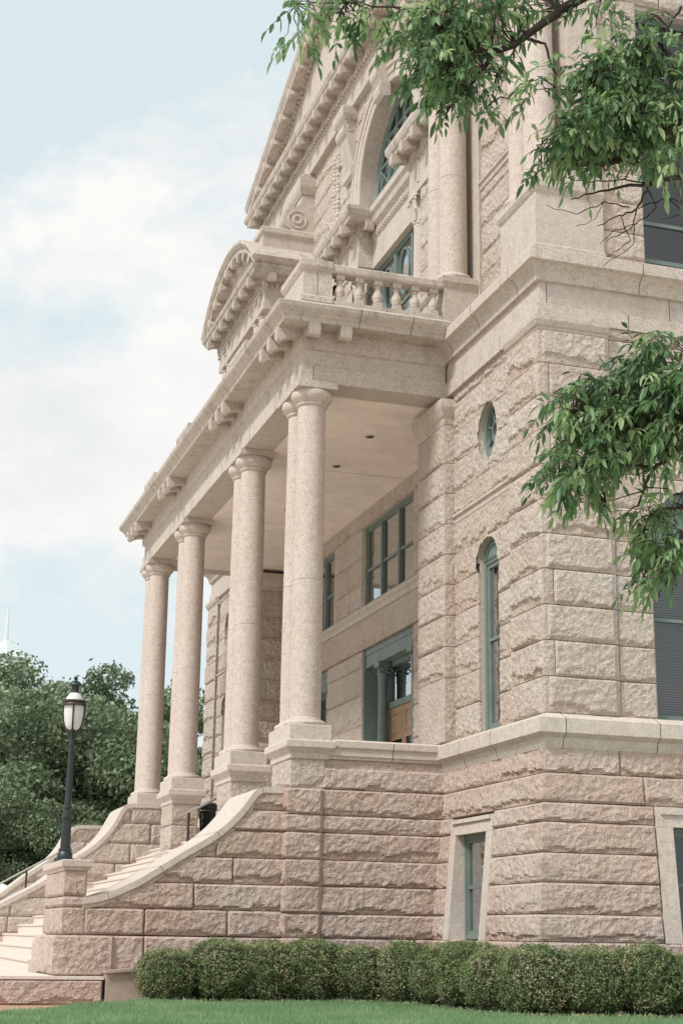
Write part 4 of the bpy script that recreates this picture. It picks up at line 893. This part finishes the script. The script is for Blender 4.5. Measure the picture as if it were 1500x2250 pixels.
for k in range(4):
    m_ = MB(); q = -1.75+k*math.pi/2; ca, sa = math.cos(q), math.sin(q); m_.tube([(LX+r*ca, LY+r*sa, LZ+z) for r, z in ((.045, 2.30), (.07, 2.42), (.11, 2.49), (.142, 2.56), (.165, 2.66), (.181, 2.82), (.186, 3.0))], [.018, .016, .014, .014, .014, .014, .016], 6); squash(m_); obj('strut', m_, 'lampmetal', LM, 60)
m_ = MB(); m_.lathe([(.085, 3.275), (.085, 3.30), (.07, 3.31), (.062, 3.36), (.066, 3.42), (.115, 3.425), (.118, 3.44), (.10, 3.49), (.06, 3.535), (.022, 3.55), (.018, 3.565), (.032, 3.575), (.038, 3.60), (.03, 3.63), (.008, 3.645)], (LX, LY, LZ), 28); squash(m_); obj('finial', m_, 'lampmetal', LM, 45)
# ================================================================== handrails, litter bin
def handrail(p, posts, label, parent_loc):
    t_ = thing('handrail', label, 'handrail', parent_loc)
    m_ = MB(); m_.tube(p, .026, 8); obj('rail', m_, 'steel', t_, 60)
    for (x, y, z0, z1) in posts: m_ = MB(); m_.box(x-.025, x+.025, y-.025, y+.025, z0, z1); obj('post', m_, 'rustmetal', t_)
sz = lambda x: -.65+RI*max(0, math.floor((x-SX)/RU)+1)
handrail([(6.36, 31, 2.31), (6.42, 31, 2.33), (7.4, 31, 2.87), (7.9, 31, 2.90)], [(6.56, 31, sz(6.56), 2.40), (7.7, 31, 2.05, 2.88)], 'short steel handrail at the top of the steps beside the litter bin', (6.9, 31, 1.5))
handrail([(2.9, 43, .62), (3.99, 43, 1.24), (6.5, 43, 2.68), (7.0, 43, 2.7)], [(4.69, 43, .2, 1.62), (6.7, 43, 1.6, 2.68), (3.1, 43, -.9, .72)], 'long sloping steel handrail passing behind the lamp post', (4.7, 43, .2))
fs = MB()
for i in range(9): fs.box(3.0+.42*i, 7.2, 41.2, 45.8, -1.05, -.7+.33*i)
tag(obj('side_steps', fs, 'step'), 'low steps behind the far cheek wall under the long handrail', 'steps')
BX, BY, BZ = 8.22, 36.2, 2.05
BN = thing('litter_bin', 'black slatted metal litter bin with a domed lid on the porch landing', 'litter bin', (BX, BY, BZ))
m_ = MB()
for i in range(26):
    q = 2*math.pi*i/26; m_.tube([(BX+.24*math.cos(q), BY+.24*math.sin(q), BZ+.05), (BX+.27*math.cos(q), BY+.27*math.sin(q), BZ+.5), (BX+.29*math.cos(q), BY+.29*math.sin(q), BZ+.78)], .017, 4)
for z, r in ((.06, .245), (.45, .272), (.58, .28), (.78, .292)): m_.lathe([(r-.012, z-.02), (r+.012, z-.02), (r+.012, z+.02), (r-.012, z+.02)], (BX, BY, BZ), 28)
m_.lathe([(.2, .04), (.225, .74)], (BX, BY, BZ), 24); obj('basket', m_, 'lampmetal', BN, 40)
m_ = MB(); m_.lathe([(.30, .84), (.31, .86), (.29, .92), (.2, .98), (.05, 1.0)], (BX, BY, BZ), 28); obj('lid', m_, 'lampmetal', BN, 40)
m_ = MB()
for k in range(3): q = k*2.1+.4; m_.tube([(BX+.25*math.cos(q), BY+.25*math.sin(q), BZ+.78), (BX+.25*math.cos(q), BY+.25*math.sin(q), BZ+.87)], .015, 5)
obj('lid_support', m_, 'lampmetal', BN)
# ================================================================== foliage
def leafquads(P, size, Nn=None, bias=.6, aspect=.55):
    n = len(P); d = RNG.normal(size=(n, 3))
    if Nn is not None: d = d*(1-bias)+Nn*bias*1.4
    d /= np.linalg.norm(d, axis=1)[:, None]; a = np.cross(d, RNG.normal(size=(n, 3))); a /= np.linalg.norm(a, axis=1)[:, None]; b_ = np.cross(d, a)
    s = size*RNG.uniform(.6, 1.3, n)[:, None]; a = a*s; b_ = b_*s*aspect
    V = np.stack([P-a, P-b_*.9+d*s*.12, P+a, P+b_*.9+d*s*.12], 1).reshape(-1, 3); return V, np.arange(4*n).reshape(-1, 4)
def shrub_mesh(seed, n=11000):
    r = np.random.default_rng(seed); u = r.normal(size=(n, 3)); u /= np.linalg.norm(u, axis=1)[:, None]; u[:, 2] = np.where(u[:, 2] < -.75, -u[:, 2], u[:, 2])
    e = 2.3; k = (np.abs(u)**e).sum(1)**(-1/e); q = u*k[:, None]
    lump = 1+.24*(fbm(u[:, 0]*3.3+seed, u[:, 2]*3.3+u[:, 1]*2.4, seed, 3)-.5)+.20*(fbm(u[:, 0]*9, u[:, 2]*9+u[:, 1]*7, seed+4, 2)-.5)
    rad = lump*(1-.14*r.random(n)**2); rad += (r.random(n) < .09)*r.uniform(0, .11, n); hol = fbm(u[:, 0]*6+seed, u[:, 2]*6+u[:, 1]*5, seed+55, 3); rad -= .16*np.clip((hol-.56)*5, 0, 1)
    P = q*rad[:, None]*np.array([.56, .52, .50])+np.array([0, 0, .47]); P[:, 2] = np.maximum(P[:, 2], .03)
    V, Q = leafquads(P, .017, u, .45, .6)
    t_ = .22+.34*fbm(P[:, 0]*5+seed, P[:, 2]*5+P[:, 1]*4, seed+9, 4)+r.normal(0, .10, n)
    tan = fbm(P[:, 0]*3.2+seed*2, P[:, 2]*4.2+P[:, 1]*3.2, seed+31, 3); t_ = np.where((tan > .53) & (r.random(n) < .5), r.uniform(.62, 1, n), t_)
    m_ = MB(); m_.addq(V, Q, np.repeat(np.clip(t_, .01, 1), 4)); return m_.mesh('foliage')
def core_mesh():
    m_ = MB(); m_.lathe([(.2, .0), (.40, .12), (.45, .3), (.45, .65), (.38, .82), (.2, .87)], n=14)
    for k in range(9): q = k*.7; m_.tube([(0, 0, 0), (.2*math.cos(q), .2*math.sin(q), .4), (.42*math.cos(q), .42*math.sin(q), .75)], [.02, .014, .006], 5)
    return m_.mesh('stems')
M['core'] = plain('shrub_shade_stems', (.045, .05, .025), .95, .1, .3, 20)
SH = [shrub_mesh(s) for s in (3, 14, 25, 36)]; CORE = core_mesh()
for q in SH: q.materials.append(M['hedge'])
CORE.materials.append(M['core'])
HC = [(4.93, 24.42), (5.75, 24.36), (6.5, 24.34), (7.25, 24.30), (8.0, 24.16), (8.65, 23.6), (8.95, 22.75), (9.02, 21.85), (9.05, 20.98), (9.30, 20.22), (9.98, 19.94), (10.78, 19.88), (11.6, 19.84), (12.4, 19.84), (13.2, 19.86)]
HL = ['rounded end shrub of the hedge, standing beside the smooth stone curb', 'hedge shrub just right of the rounded end shrub', 'hedge shrub below the lower part of the curved cheek wall', 'hedge shrub left of the porch corner pier', 'hedge shrub below the porch corner pier and the porch end wall',
      'hedge shrub below the right half of the porch end wall', 'hedge shrub left of the basement window on the porch side', 'hedge shrub directly under the basement window on the porch side', 'hedge shrub between that basement window and the building corner', 'hedge shrub directly below the corner of the building',
      'hedge shrub just right of the building corner, below the rock faced stones', 'hedge shrub left of the right hand basement window', 'hedge shrub below the right hand basement window at the picture edge', 'hedge shrub cut by the right edge of the picture', 'last hedge shrub past the right edge of the picture']
for i, (x, y) in enumerate(HC):
    t_ = thing('hedge_shrub', HL[i], 'shrub', (x, y, -1.01), 'clipped shrubs of the hedge')
    t_.rotation_euler = (0, 0, i*1.9); s = (.93, 1.0, .97, 1.03)[i % 4]*(.95 if i == 0 else 1); t_.scale = (s*1.04, s*1.04, s*(.98 if i else .92))
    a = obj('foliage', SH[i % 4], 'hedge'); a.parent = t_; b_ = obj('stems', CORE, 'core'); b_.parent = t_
# dry leaves and weeds at the foot of the hedge
n = 1600; q = RNG.integers(0, len(HC), n); HA = np.array(HC); P = np.stack([HA[q, 0]+RNG.uniform(-.5, .5, n)-.1, HA[q, 1]-RNG.uniform(.38, .62, n), np.full(n, -1.0)+RNG.uniform(0, .05, n)], 1)
V, Q = leafquads(P, .03); g = MB(); g.addq(V, Q, np.repeat(RNG.uniform(.35, 1, n), 4)); tag(obj('leaf_litter', g, 'hedge'), 'dry leaves and weeds along the foot of the hedge', 'leaf litter', kind='stuff')
# far trees
def crown_mesh(seed, R, H, z0, n=80000, nc=110, lsz=.075):
    r = np.random.default_rng(seed); c = r.normal(size=(nc, 3)); c /= np.linalg.norm(c, axis=1)[:, None]; c *= (r.random(nc)**.38)[:, None]
    c[:, 2] = np.abs(c[:, 2])*1.0-.28*(r.random(nc)); cc = c*np.array([R, R, H])*.86+np.array([0, 0, z0]); rad = r.uniform(.10, .21, nc)*R
    i = r.integers(0, nc, n); u = r.normal(size=(n, 3)); u /= np.linalg.norm(u, axis=1)[:, None]
    P = cc[i]+u*(rad[i]*(.35+.75*r.random(n)**.6))[:, None]*np.array([1.15, 1.15, .72])
    stray = r.random(n) < .08; P[stray] += r.normal(0, .2, (stray.sum(), 3))
    V, Q = leafquads(P, lsz, u, .35, .6); t_ = np.clip(.34+.22*r.normal(size=nc)[i]*.6+r.normal(0, .15, n)+.1, .02, 1)
    m_ = MB(); m_.addq(V, Q, np.repeat(t_, 4)); cm = m_.mesh('crown'); cm.materials.append(M['oak'])
    m_ = MB(); m_.tube([(0, 0, 0), (.1, .05, z0*.4), (.05, 0, z0*.8), (0, 0, z0+H*.4)], [.34, .27, .22, .08], 9)
    for k in range(16): e_ = cc[k]; m_.tube([(.05, 0, z0*.55+.1*k*.2), (e_[0]*.45, e_[1]*.45, z0*.75+.2*e_[2]), tuple(e_)], [.13, .08, .02], 6)
    tm_ = m_.mesh('trunk', 60); tm_.materials.append(M['bark']); return cm, tm_
TR = [crown_mesh(5, 5.2, 6.3, 4.4), crown_mesh(16, 4.6, 5.6, 4.0), crown_mesh(27, 4.0, 4.4, 3.4, 64000, 90)]
TL = [(2.2, 63, 0, 1.21, 'tall dark live oak at the left edge behind the handrail'), (7.9, 66, 1, 1.46, 'broad live oak standing behind the lamp post'), (9.9, 60, 2, 1.50, 'live oak just left of the porch columns'), (5.3, 65, 1, 1.30, 'live oak between the left edge and the lamp post'), (13.6, 66, 2, 1.22, 'smaller live oak showing between the porch columns'), (5.2, 57, 2, .95, 'low bushy oak behind the far cheek wall'), (-2.5, 70, 1, 1.25, 'live oak beyond the left edge of the steps'), (9.0, 55, 2, .74, 'rounded small oak at the foot of the taller trees')]
for i, (x, y, k, s, lab) in enumerate(TL):
    t_ = thing('oak_tree', lab, 'tree', (x, y, -1.1), 'live oaks behind the courthouse steps'); t_.scale = (s, s, s); t_.rotation_euler = (0, 0, i*2.3)
    a = obj('crown', TR[k][0], 'oak'); a.parent = t_; b_ = obj('trunk', TR[k][1], 'bark'); b_.parent = t_
# ---- tree in the foreground whose boughs hang into the view
BLOBS=[ (1.87,6.79,4.73,0.12,0.10,9),(2.12,6.94,4.89,0.16,0.10,18),(2.39,7.07,5.05,0.12,0.09,10),(2.58,6.70,4.72,0.17,0.15,46),(2.86,6.83,4.93,0.24,0.12,62),(2.51,6.66,4.48,0.10,0.12,18),(2.78,6.82,4.58,0.16,0.12,40),(2.99,7.02,4.58,0.09,0.09,8),(2.69,6.76,4.40,0.10,0.07,12),(3.21,6.68,5.06,0.15,0.05,16),(3.11,6.50,4.37,0.05,0.09,9),(3.50,6.49,4.95,0.14,0.09,12),(3.78,6.66,4.99,0.06,0.09,6),(3.46,6.49,4.50,0.14,0.11,34),(3.75,6.62,4.67,0.25,0.12,60),(3.36,6.49,4.16,0.12,0.12,40),(3.66,6.61,4.35,0.24,0.19,110),(3.98,6.74,4.49,0.20,0.25,85),(3.28,6.67,4.09,0.07,0.06,9),(3.58,6.81,4.22,0.19,0.09,36),(3.74,6.41,4.03,0.15,0.10,16),(3.96,6.88,3.11,0.14,0.10,22),(4.00,7.16,3.03,0.21,0.15,60),(3.98,6.83,2.78,0.19,0.20,70),(3.71,7.15,2.92,0.16,0.09,28),(3.44,6.88,2.73,0.09,0.09,14),(3.74,7.06,2.72,0.19,0.12,50),(4.08,7.22,2.74,0.16,0.15,50),(3.56,7.05,2.49,0.15,0.11,32),(3.71,7.29,2.45,0.11,0.10,16),(3.44,6.98,2.38,0.08,0.10,10),(4.05,7.10,2.27,0.12,0.08,12),(4.12,7.36,2.22,0.08,0.10,9),(4.05,7.03,2.04,0.11,0.15,24),(4.13,7.30,1.96,0.06,0.10,7) ]
TWIGS=[ [(3.81,6.67,3.97,0.006),(3.69,6.70,4.01,0.005),(3.52,6.76,3.99,0.004),(3.38,6.80,4.02,0.002)],[(3.73,6.73,3.87,0.005),(3.60,6.77,3.88,0.004),(3.47,6.83,3.82,0.003),(3.30,6.87,3.86,0.002)],[(3.68,6.76,3.80,0.004),(3.75,6.78,3.68,0.003),(3.65,6.83,3.60,0.002)],[(3.81,6.67,3.97,0.006),(3.87,6.68,3.87,0.005),(3.78,6.74,3.77,0.004),(3.76,6.78,3.66,0.003),(3.62,6.86,3.55,0.002)],[(3.93,6.65,3.93,0.005),(4.01,6.65,3.83,0.004),(3.90,6.70,3.80,0.002)],[(3.78,6.74,3.77,0.003),(3.66,6.78,3.75,0.003),(3.60,6.83,3.66,0.002)],[(3.60,6.77,3.88,0.003),(3.55,6.80,3.80,0.002),(3.45,6.85,3.75,0.002)],[(3.96,7.09,2.39,0.005),(3.76,7.18,2.31,0.003),(3.61,7.21,2.36,0.002)],[(3.76,7.18,2.31,0.003),(3.72,7.22,2.20,0.002)],[(4.12,6.94,2.73,0.008),(3.85,7.07,2.59,0.006),(3.66,7.12,2.62,0.004),(3.46,7.17,2.65,0.002)],[(3.05,6.70,4.70,0.007),(2.97,6.77,4.56,0.005),(3.00,6.79,4.43,0.003)],[(2.84,6.77,4.68,0.006),(2.66,6.87,4.53,0.004),(2.57,6.91,4.48,0.002)],[(4.34,6.11,5.35,0.075),(3.84,6.33,5.10,0.060),(3.49,6.46,5.03,0.050),(3.29,6.57,4.89,0.042),(3.05,6.70,4.70,0.030),(2.93,6.74,4.67,0.024),(2.84,6.77,4.68,0.018),(2.73,6.83,4.60,0.012),(2.59,6.88,4.58,0.007)],[(2.93,6.74,4.67,0.016),(2.89,6.78,4.58,0.012),(2.81,6.85,4.45,0.009),(2.74,6.89,4.37,0.006),(2.73,6.91,4.31,0.004)],[(2.74,6.89,4.37,0.005),(2.66,6.91,4.39,0.004),(2.58,6.94,4.36,0.003)],[(2.74,6.89,4.37,0.004),(2.78,6.89,4.33,0.003)],[(3.12,6.67,4.73,0.012),(3.19,6.65,4.70,0.009),(3.26,6.67,4.59,0.007),(3.28,6.69,4.49,0.005)],[(2.84,6.77,4.68,0.012),(2.64,6.80,4.79,0.009),(2.44,6.84,4.88,0.007),(2.15,6.92,4.92,0.005),(1.89,7.00,4.90,0.003)],[(4.53,6.26,4.61,0.060),(4.10,6.46,4.38,0.045),(3.85,6.58,4.24,0.033),(3.63,6.69,4.11,0.022),(3.42,6.76,4.09,0.013),(3.24,6.80,4.15,0.007)],[(3.85,6.58,4.24,0.020),(3.72,6.60,4.33,0.014),(3.47,6.63,4.47,0.010),(3.31,6.69,4.47,0.006)],[(4.13,6.54,4.10,0.022),(3.99,6.60,4.02,0.018),(3.81,6.67,3.97,0.013),(3.64,6.73,3.95,0.009),(3.51,6.79,3.91,0.006),(3.41,6.82,3.89,0.003)],[(3.81,6.67,3.97,0.009),(3.77,6.72,3.86,0.007),(3.68,6.76,3.80,0.005),(3.57,6.81,3.76,0.003)],[(3.77,6.72,3.86,0.005),(3.75,6.76,3.75,0.004),(3.62,6.82,3.68,0.002)],[(4.00,6.63,3.90,0.006),(3.88,6.67,3.91,0.005),(3.77,6.72,3.86,0.004)],[(3.90,6.37,4.91,0.010),(3.84,6.42,4.81,0.007),(3.80,6.45,4.74,0.005),(3.74,6.49,4.69,0.003)],[(4.68,6.60,3.29,0.060),(4.29,6.82,2.97,0.045),(4.12,6.94,2.73,0.030),(3.96,7.01,2.66,0.022),(3.75,7.07,2.68,0.014),(3.55,7.11,2.75,0.007)],[(4.26,6.88,2.80,0.024),(4.09,6.99,2.59,0.016),(3.98,7.06,2.49,0.012),(3.96,7.09,2.39,0.009),(3.93,7.13,2.30,0.006),(3.86,7.16,2.25,0.003)],[(3.98,7.06,2.49,0.012),(3.76,7.11,2.53,0.009),(3.60,7.18,2.46,0.006),(3.51,7.22,2.43,0.003)],[(3.93,7.13,2.30,0.004),(3.95,7.14,2.22,0.002)],[(4.72,6.78,2.62,0.040),(4.39,6.95,2.42,0.028),(4.16,7.05,2.30,0.016),(4.03,7.11,2.25,0.008),(3.94,7.15,2.20,0.004)],[(4.26,7.02,2.32,0.012),(4.16,7.11,2.11,0.009),(4.07,7.17,2.01,0.006),(3.98,7.21,1.96,0.003)],[(4.16,7.11,2.11,0.007),(4.15,7.16,1.94,0.005),(4.09,7.22,1.82,0.003)] ]
AT = thing('ash_tree', 'leafy tree close by whose boughs of narrow leaves hang in front of the facade', 'tree', (6.2, 5.6, -1.01))
m_ = MB(); m_.tube([(6.2, 5.6, -1.05), (6.15, 5.62, .5), (6.2, 5.6, 2.2), (6.1, 5.65, 4.0), (6.0, 5.6, 6.0), (5.9, 5.5, 8.0)], [.32, .26, .23, .19, .14, .08], 14); obj('trunk', m_, 'bark', AT, 60)
m_ = MB()
for st, tz in (((4.34, 6.11, 5.35), 4.2), ((4.53, 6.26, 4.61), 3.6), ((4.68, 6.60, 3.29), 2.6), ((4.72, 6.78, 2.62), 2.2)): m_.tube([(6.15, 5.62, tz), (5.4, 5.9, (tz+st[2])/2+.15), st], [.13, .10, .05], 9)
for t_ in TWIGS:
    p = np.array([q[:3] for q in t_]); rad = np.array([q[3] for q in t_]); jit = RNG.normal(0, .008, p.shape); p = p+jit*np.minimum(1, rad/.004)[:, None]
    tt = np.linspace(0, len(p)-1, len(p)*4-3); pp_ = np.stack([np.interp(tt, np.arange(len(p)), p[:, k]) for k in range(3)], 1)+RNG.normal(0, .004, (len(tt), 3)); m_.tube(pp_, np.interp(tt, np.arange(len(p)), rad)*np.where(np.interp(tt, np.arange(len(p)), rad) > .02, .62, .82), 7)
TP = np.concatenate([np.array([q[:3] for q in t_]) for t_ in TWIGS])
lf = MB(); tw = MB()
WD = np.array([0, 0, -1.])
LT = np.array([(0, 0), (.2, .62), (.42, 1.0), (.66, .82), (.85, .40), (1, 0)])
def leaflet(base, d, up, L_, W_, tint, curl):
    d = d/np.linalg.norm(d); s = np.cross(d, up); s /= max(1e-6, np.linalg.norm(s)); nrm = np.cross(s, d); V = [base]
    p = base.copy(); dd = d.copy(); prev = 0
    for t_, w_ in LT[1:]:
        dd = dd+WD*curl*.22; dd /= np.linalg.norm(dd); p = p+dd*L_*(t_-prev); prev = t_
        if w_ > 0: V += [p-s*W_*w_+nrm*W_*w_*.5, p, p+s*W_*w_+nrm*W_*w_*.5]
        else: V.append(p)
    F = [(0, 2, 1), (0, 3, 2)]
    for k in range(3): a = 1+3*k; F += [(a, a+1, a+4, a+3), (a+1, a+2, a+5, a+4)]
    F += [(10, 11, 13), (11, 12, 13)]; lf.add(V, F, tint)
rs = np.random.default_rng(99)
dense = lambda cz: 1.25 if cz < 3.2 else 1.0
RV, UV, FV = rr, uu, fwd
for (cx, cy, cz, rx, rz, cnt) in BLOBS:
    c0 = np.array([cx, cy, cz])
    for _ in range(int(cnt*1.5*dense(cz))):
        e = rs.normal(size=3); e /= np.linalg.norm(e); e *= rs.random()**.4; o_ = c0+RV*e[0]*rx+np.array([0, 0, 1])*e[1]*rz+np.array([.1, 1, 0])*e[2]*max(rx, .18)*1.3
        h = rs.normal(size=3)*np.array([1, 1, .5]); h = h/np.linalg.norm(h)+np.array([-.35, 0, -.1])+.6*(o_-c0)/max(rx, rz); h /= np.linalg.norm(h)
        Lr = rs.uniform(.08, .17); k = rs.integers(3, 5); tint = np.clip(rs.normal(.45, .26)+.3*(rs.random() < .14), .02, 1); p = o_.copy(); d = h.copy(); pts = [p.copy()]
        sz_ = rs.uniform(.7, 1.25)
        for j in range(k+1):
            d = d+WD*.16; d /= np.linalg.norm(d); p = p+d*Lr/k; pts.append(p.copy())
            up = np.array([0, 0, 1.])+rs.normal(0, .7, 3); s = np.cross(d, up); s /= np.linalg.norm(s)
            if j < k:
                for sd in (-1, 1):
                    if rs.random() < .93: leaflet(p.copy(), d*.6+s*sd*.75+WD*rs.uniform(-.1, .65)+rs.normal(0, .25, 3), up, rs.uniform(.042, .088)*sz_, rs.uniform(.008, .0135)*sz_, float(np.clip(tint+rs.normal(0, .07), 0, 1)), rs.uniform(.3, 1.1))
            else: leaflet(p.copy(), d+WD*.3, up, rs.uniform(.07, .10)*sz_, .013*sz_, tint, rs.uniform(.3, 1.))
        tw.tube(pts, .0016, 4)
        j = np.argmin(((TP-o_)**2).sum(1)); a = TP[j]
        if np.linalg.norm(a-o_) < .34 and rs.random() < .8:
             md = (a+o_)/2+rs.normal(0, .03, 3); tw.tube([a, md, o_], [.0042, .0032, .0022], 5)
obj('boughs', m_, 'bark', AT, 60); obj('twigs', tw, 'bark', AT, 60); obj('leaves', lf, 'leaf', AT, 60)
# ================================================================== far away
TW = thing('spired_tower', 'distant pale tower with a tapering spire above the oaks', 'tower', (34.3, 400, -1.1))
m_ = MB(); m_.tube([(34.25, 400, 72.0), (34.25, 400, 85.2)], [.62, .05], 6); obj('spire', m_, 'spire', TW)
m_ = MB()
for i in range(7): r0_, r1_ = .7+i*.95, .7+(i+1)*.95-.25; z1, z0 = 73.4-i*.75, 73.4-(i+1)*.75+.12; m_.lathe([(r1_, z0), (r0_, z1)], (34.25, 400, 0), 8)
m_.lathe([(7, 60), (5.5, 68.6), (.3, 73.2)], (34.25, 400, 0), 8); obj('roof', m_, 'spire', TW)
m_ = MB(); m_.box(28, 40.5, 393, 407, -1.1, 60); obj('shaft', m_, 'farwall', TW)
FB = thing('office_block', 'pale distant office block seen between tree and columns', 'building', (39, 205, -1.1))
m_ = MB(); m_.box(37.7, 41.0, 200, 212, -1.1, 31.8); obj('wall', m_, 'farwall', FB)
for i in range(9): w_ = MB(); w_.box(37.9, 40.8, 199.95, 200.1, 2+i*3.2, 3.4+i*3.2); obj('window_band', w_, 'glass', FB)
CN = thing('market_canopy', 'small white canopy far off at the left edge under the oaks', 'canopy', (4.3, 50, -1.1))
m_ = MB(); m_.add([(3.3, 49, 1.18), (5.3, 49, 1.18), (5.3, 51, 1.18), (3.3, 51, 1.18), (4.3, 50, 1.62), (3.3, 49, 1.0), (5.3, 49, 1.0), (5.3, 51, 1.0), (3.3, 51, 1.0)], [(0, 1, 4), (1, 2, 4), (2, 3, 4), (3, 0, 4), (0, 5, 6, 1), (1, 6, 7, 2), (2, 7, 8, 3), (3, 8, 5, 0)]); obj('roof', m_, 'white', CN)
for x, y in ((3.35, 49.05), (5.25, 49.05), (5.25, 50.95), (3.35, 50.95)): m_ = MB(); m_.box(x-.03, x+.03, y-.03, y+.03, -1.1, 1.05); obj('leg', m_, 'steel', CN)
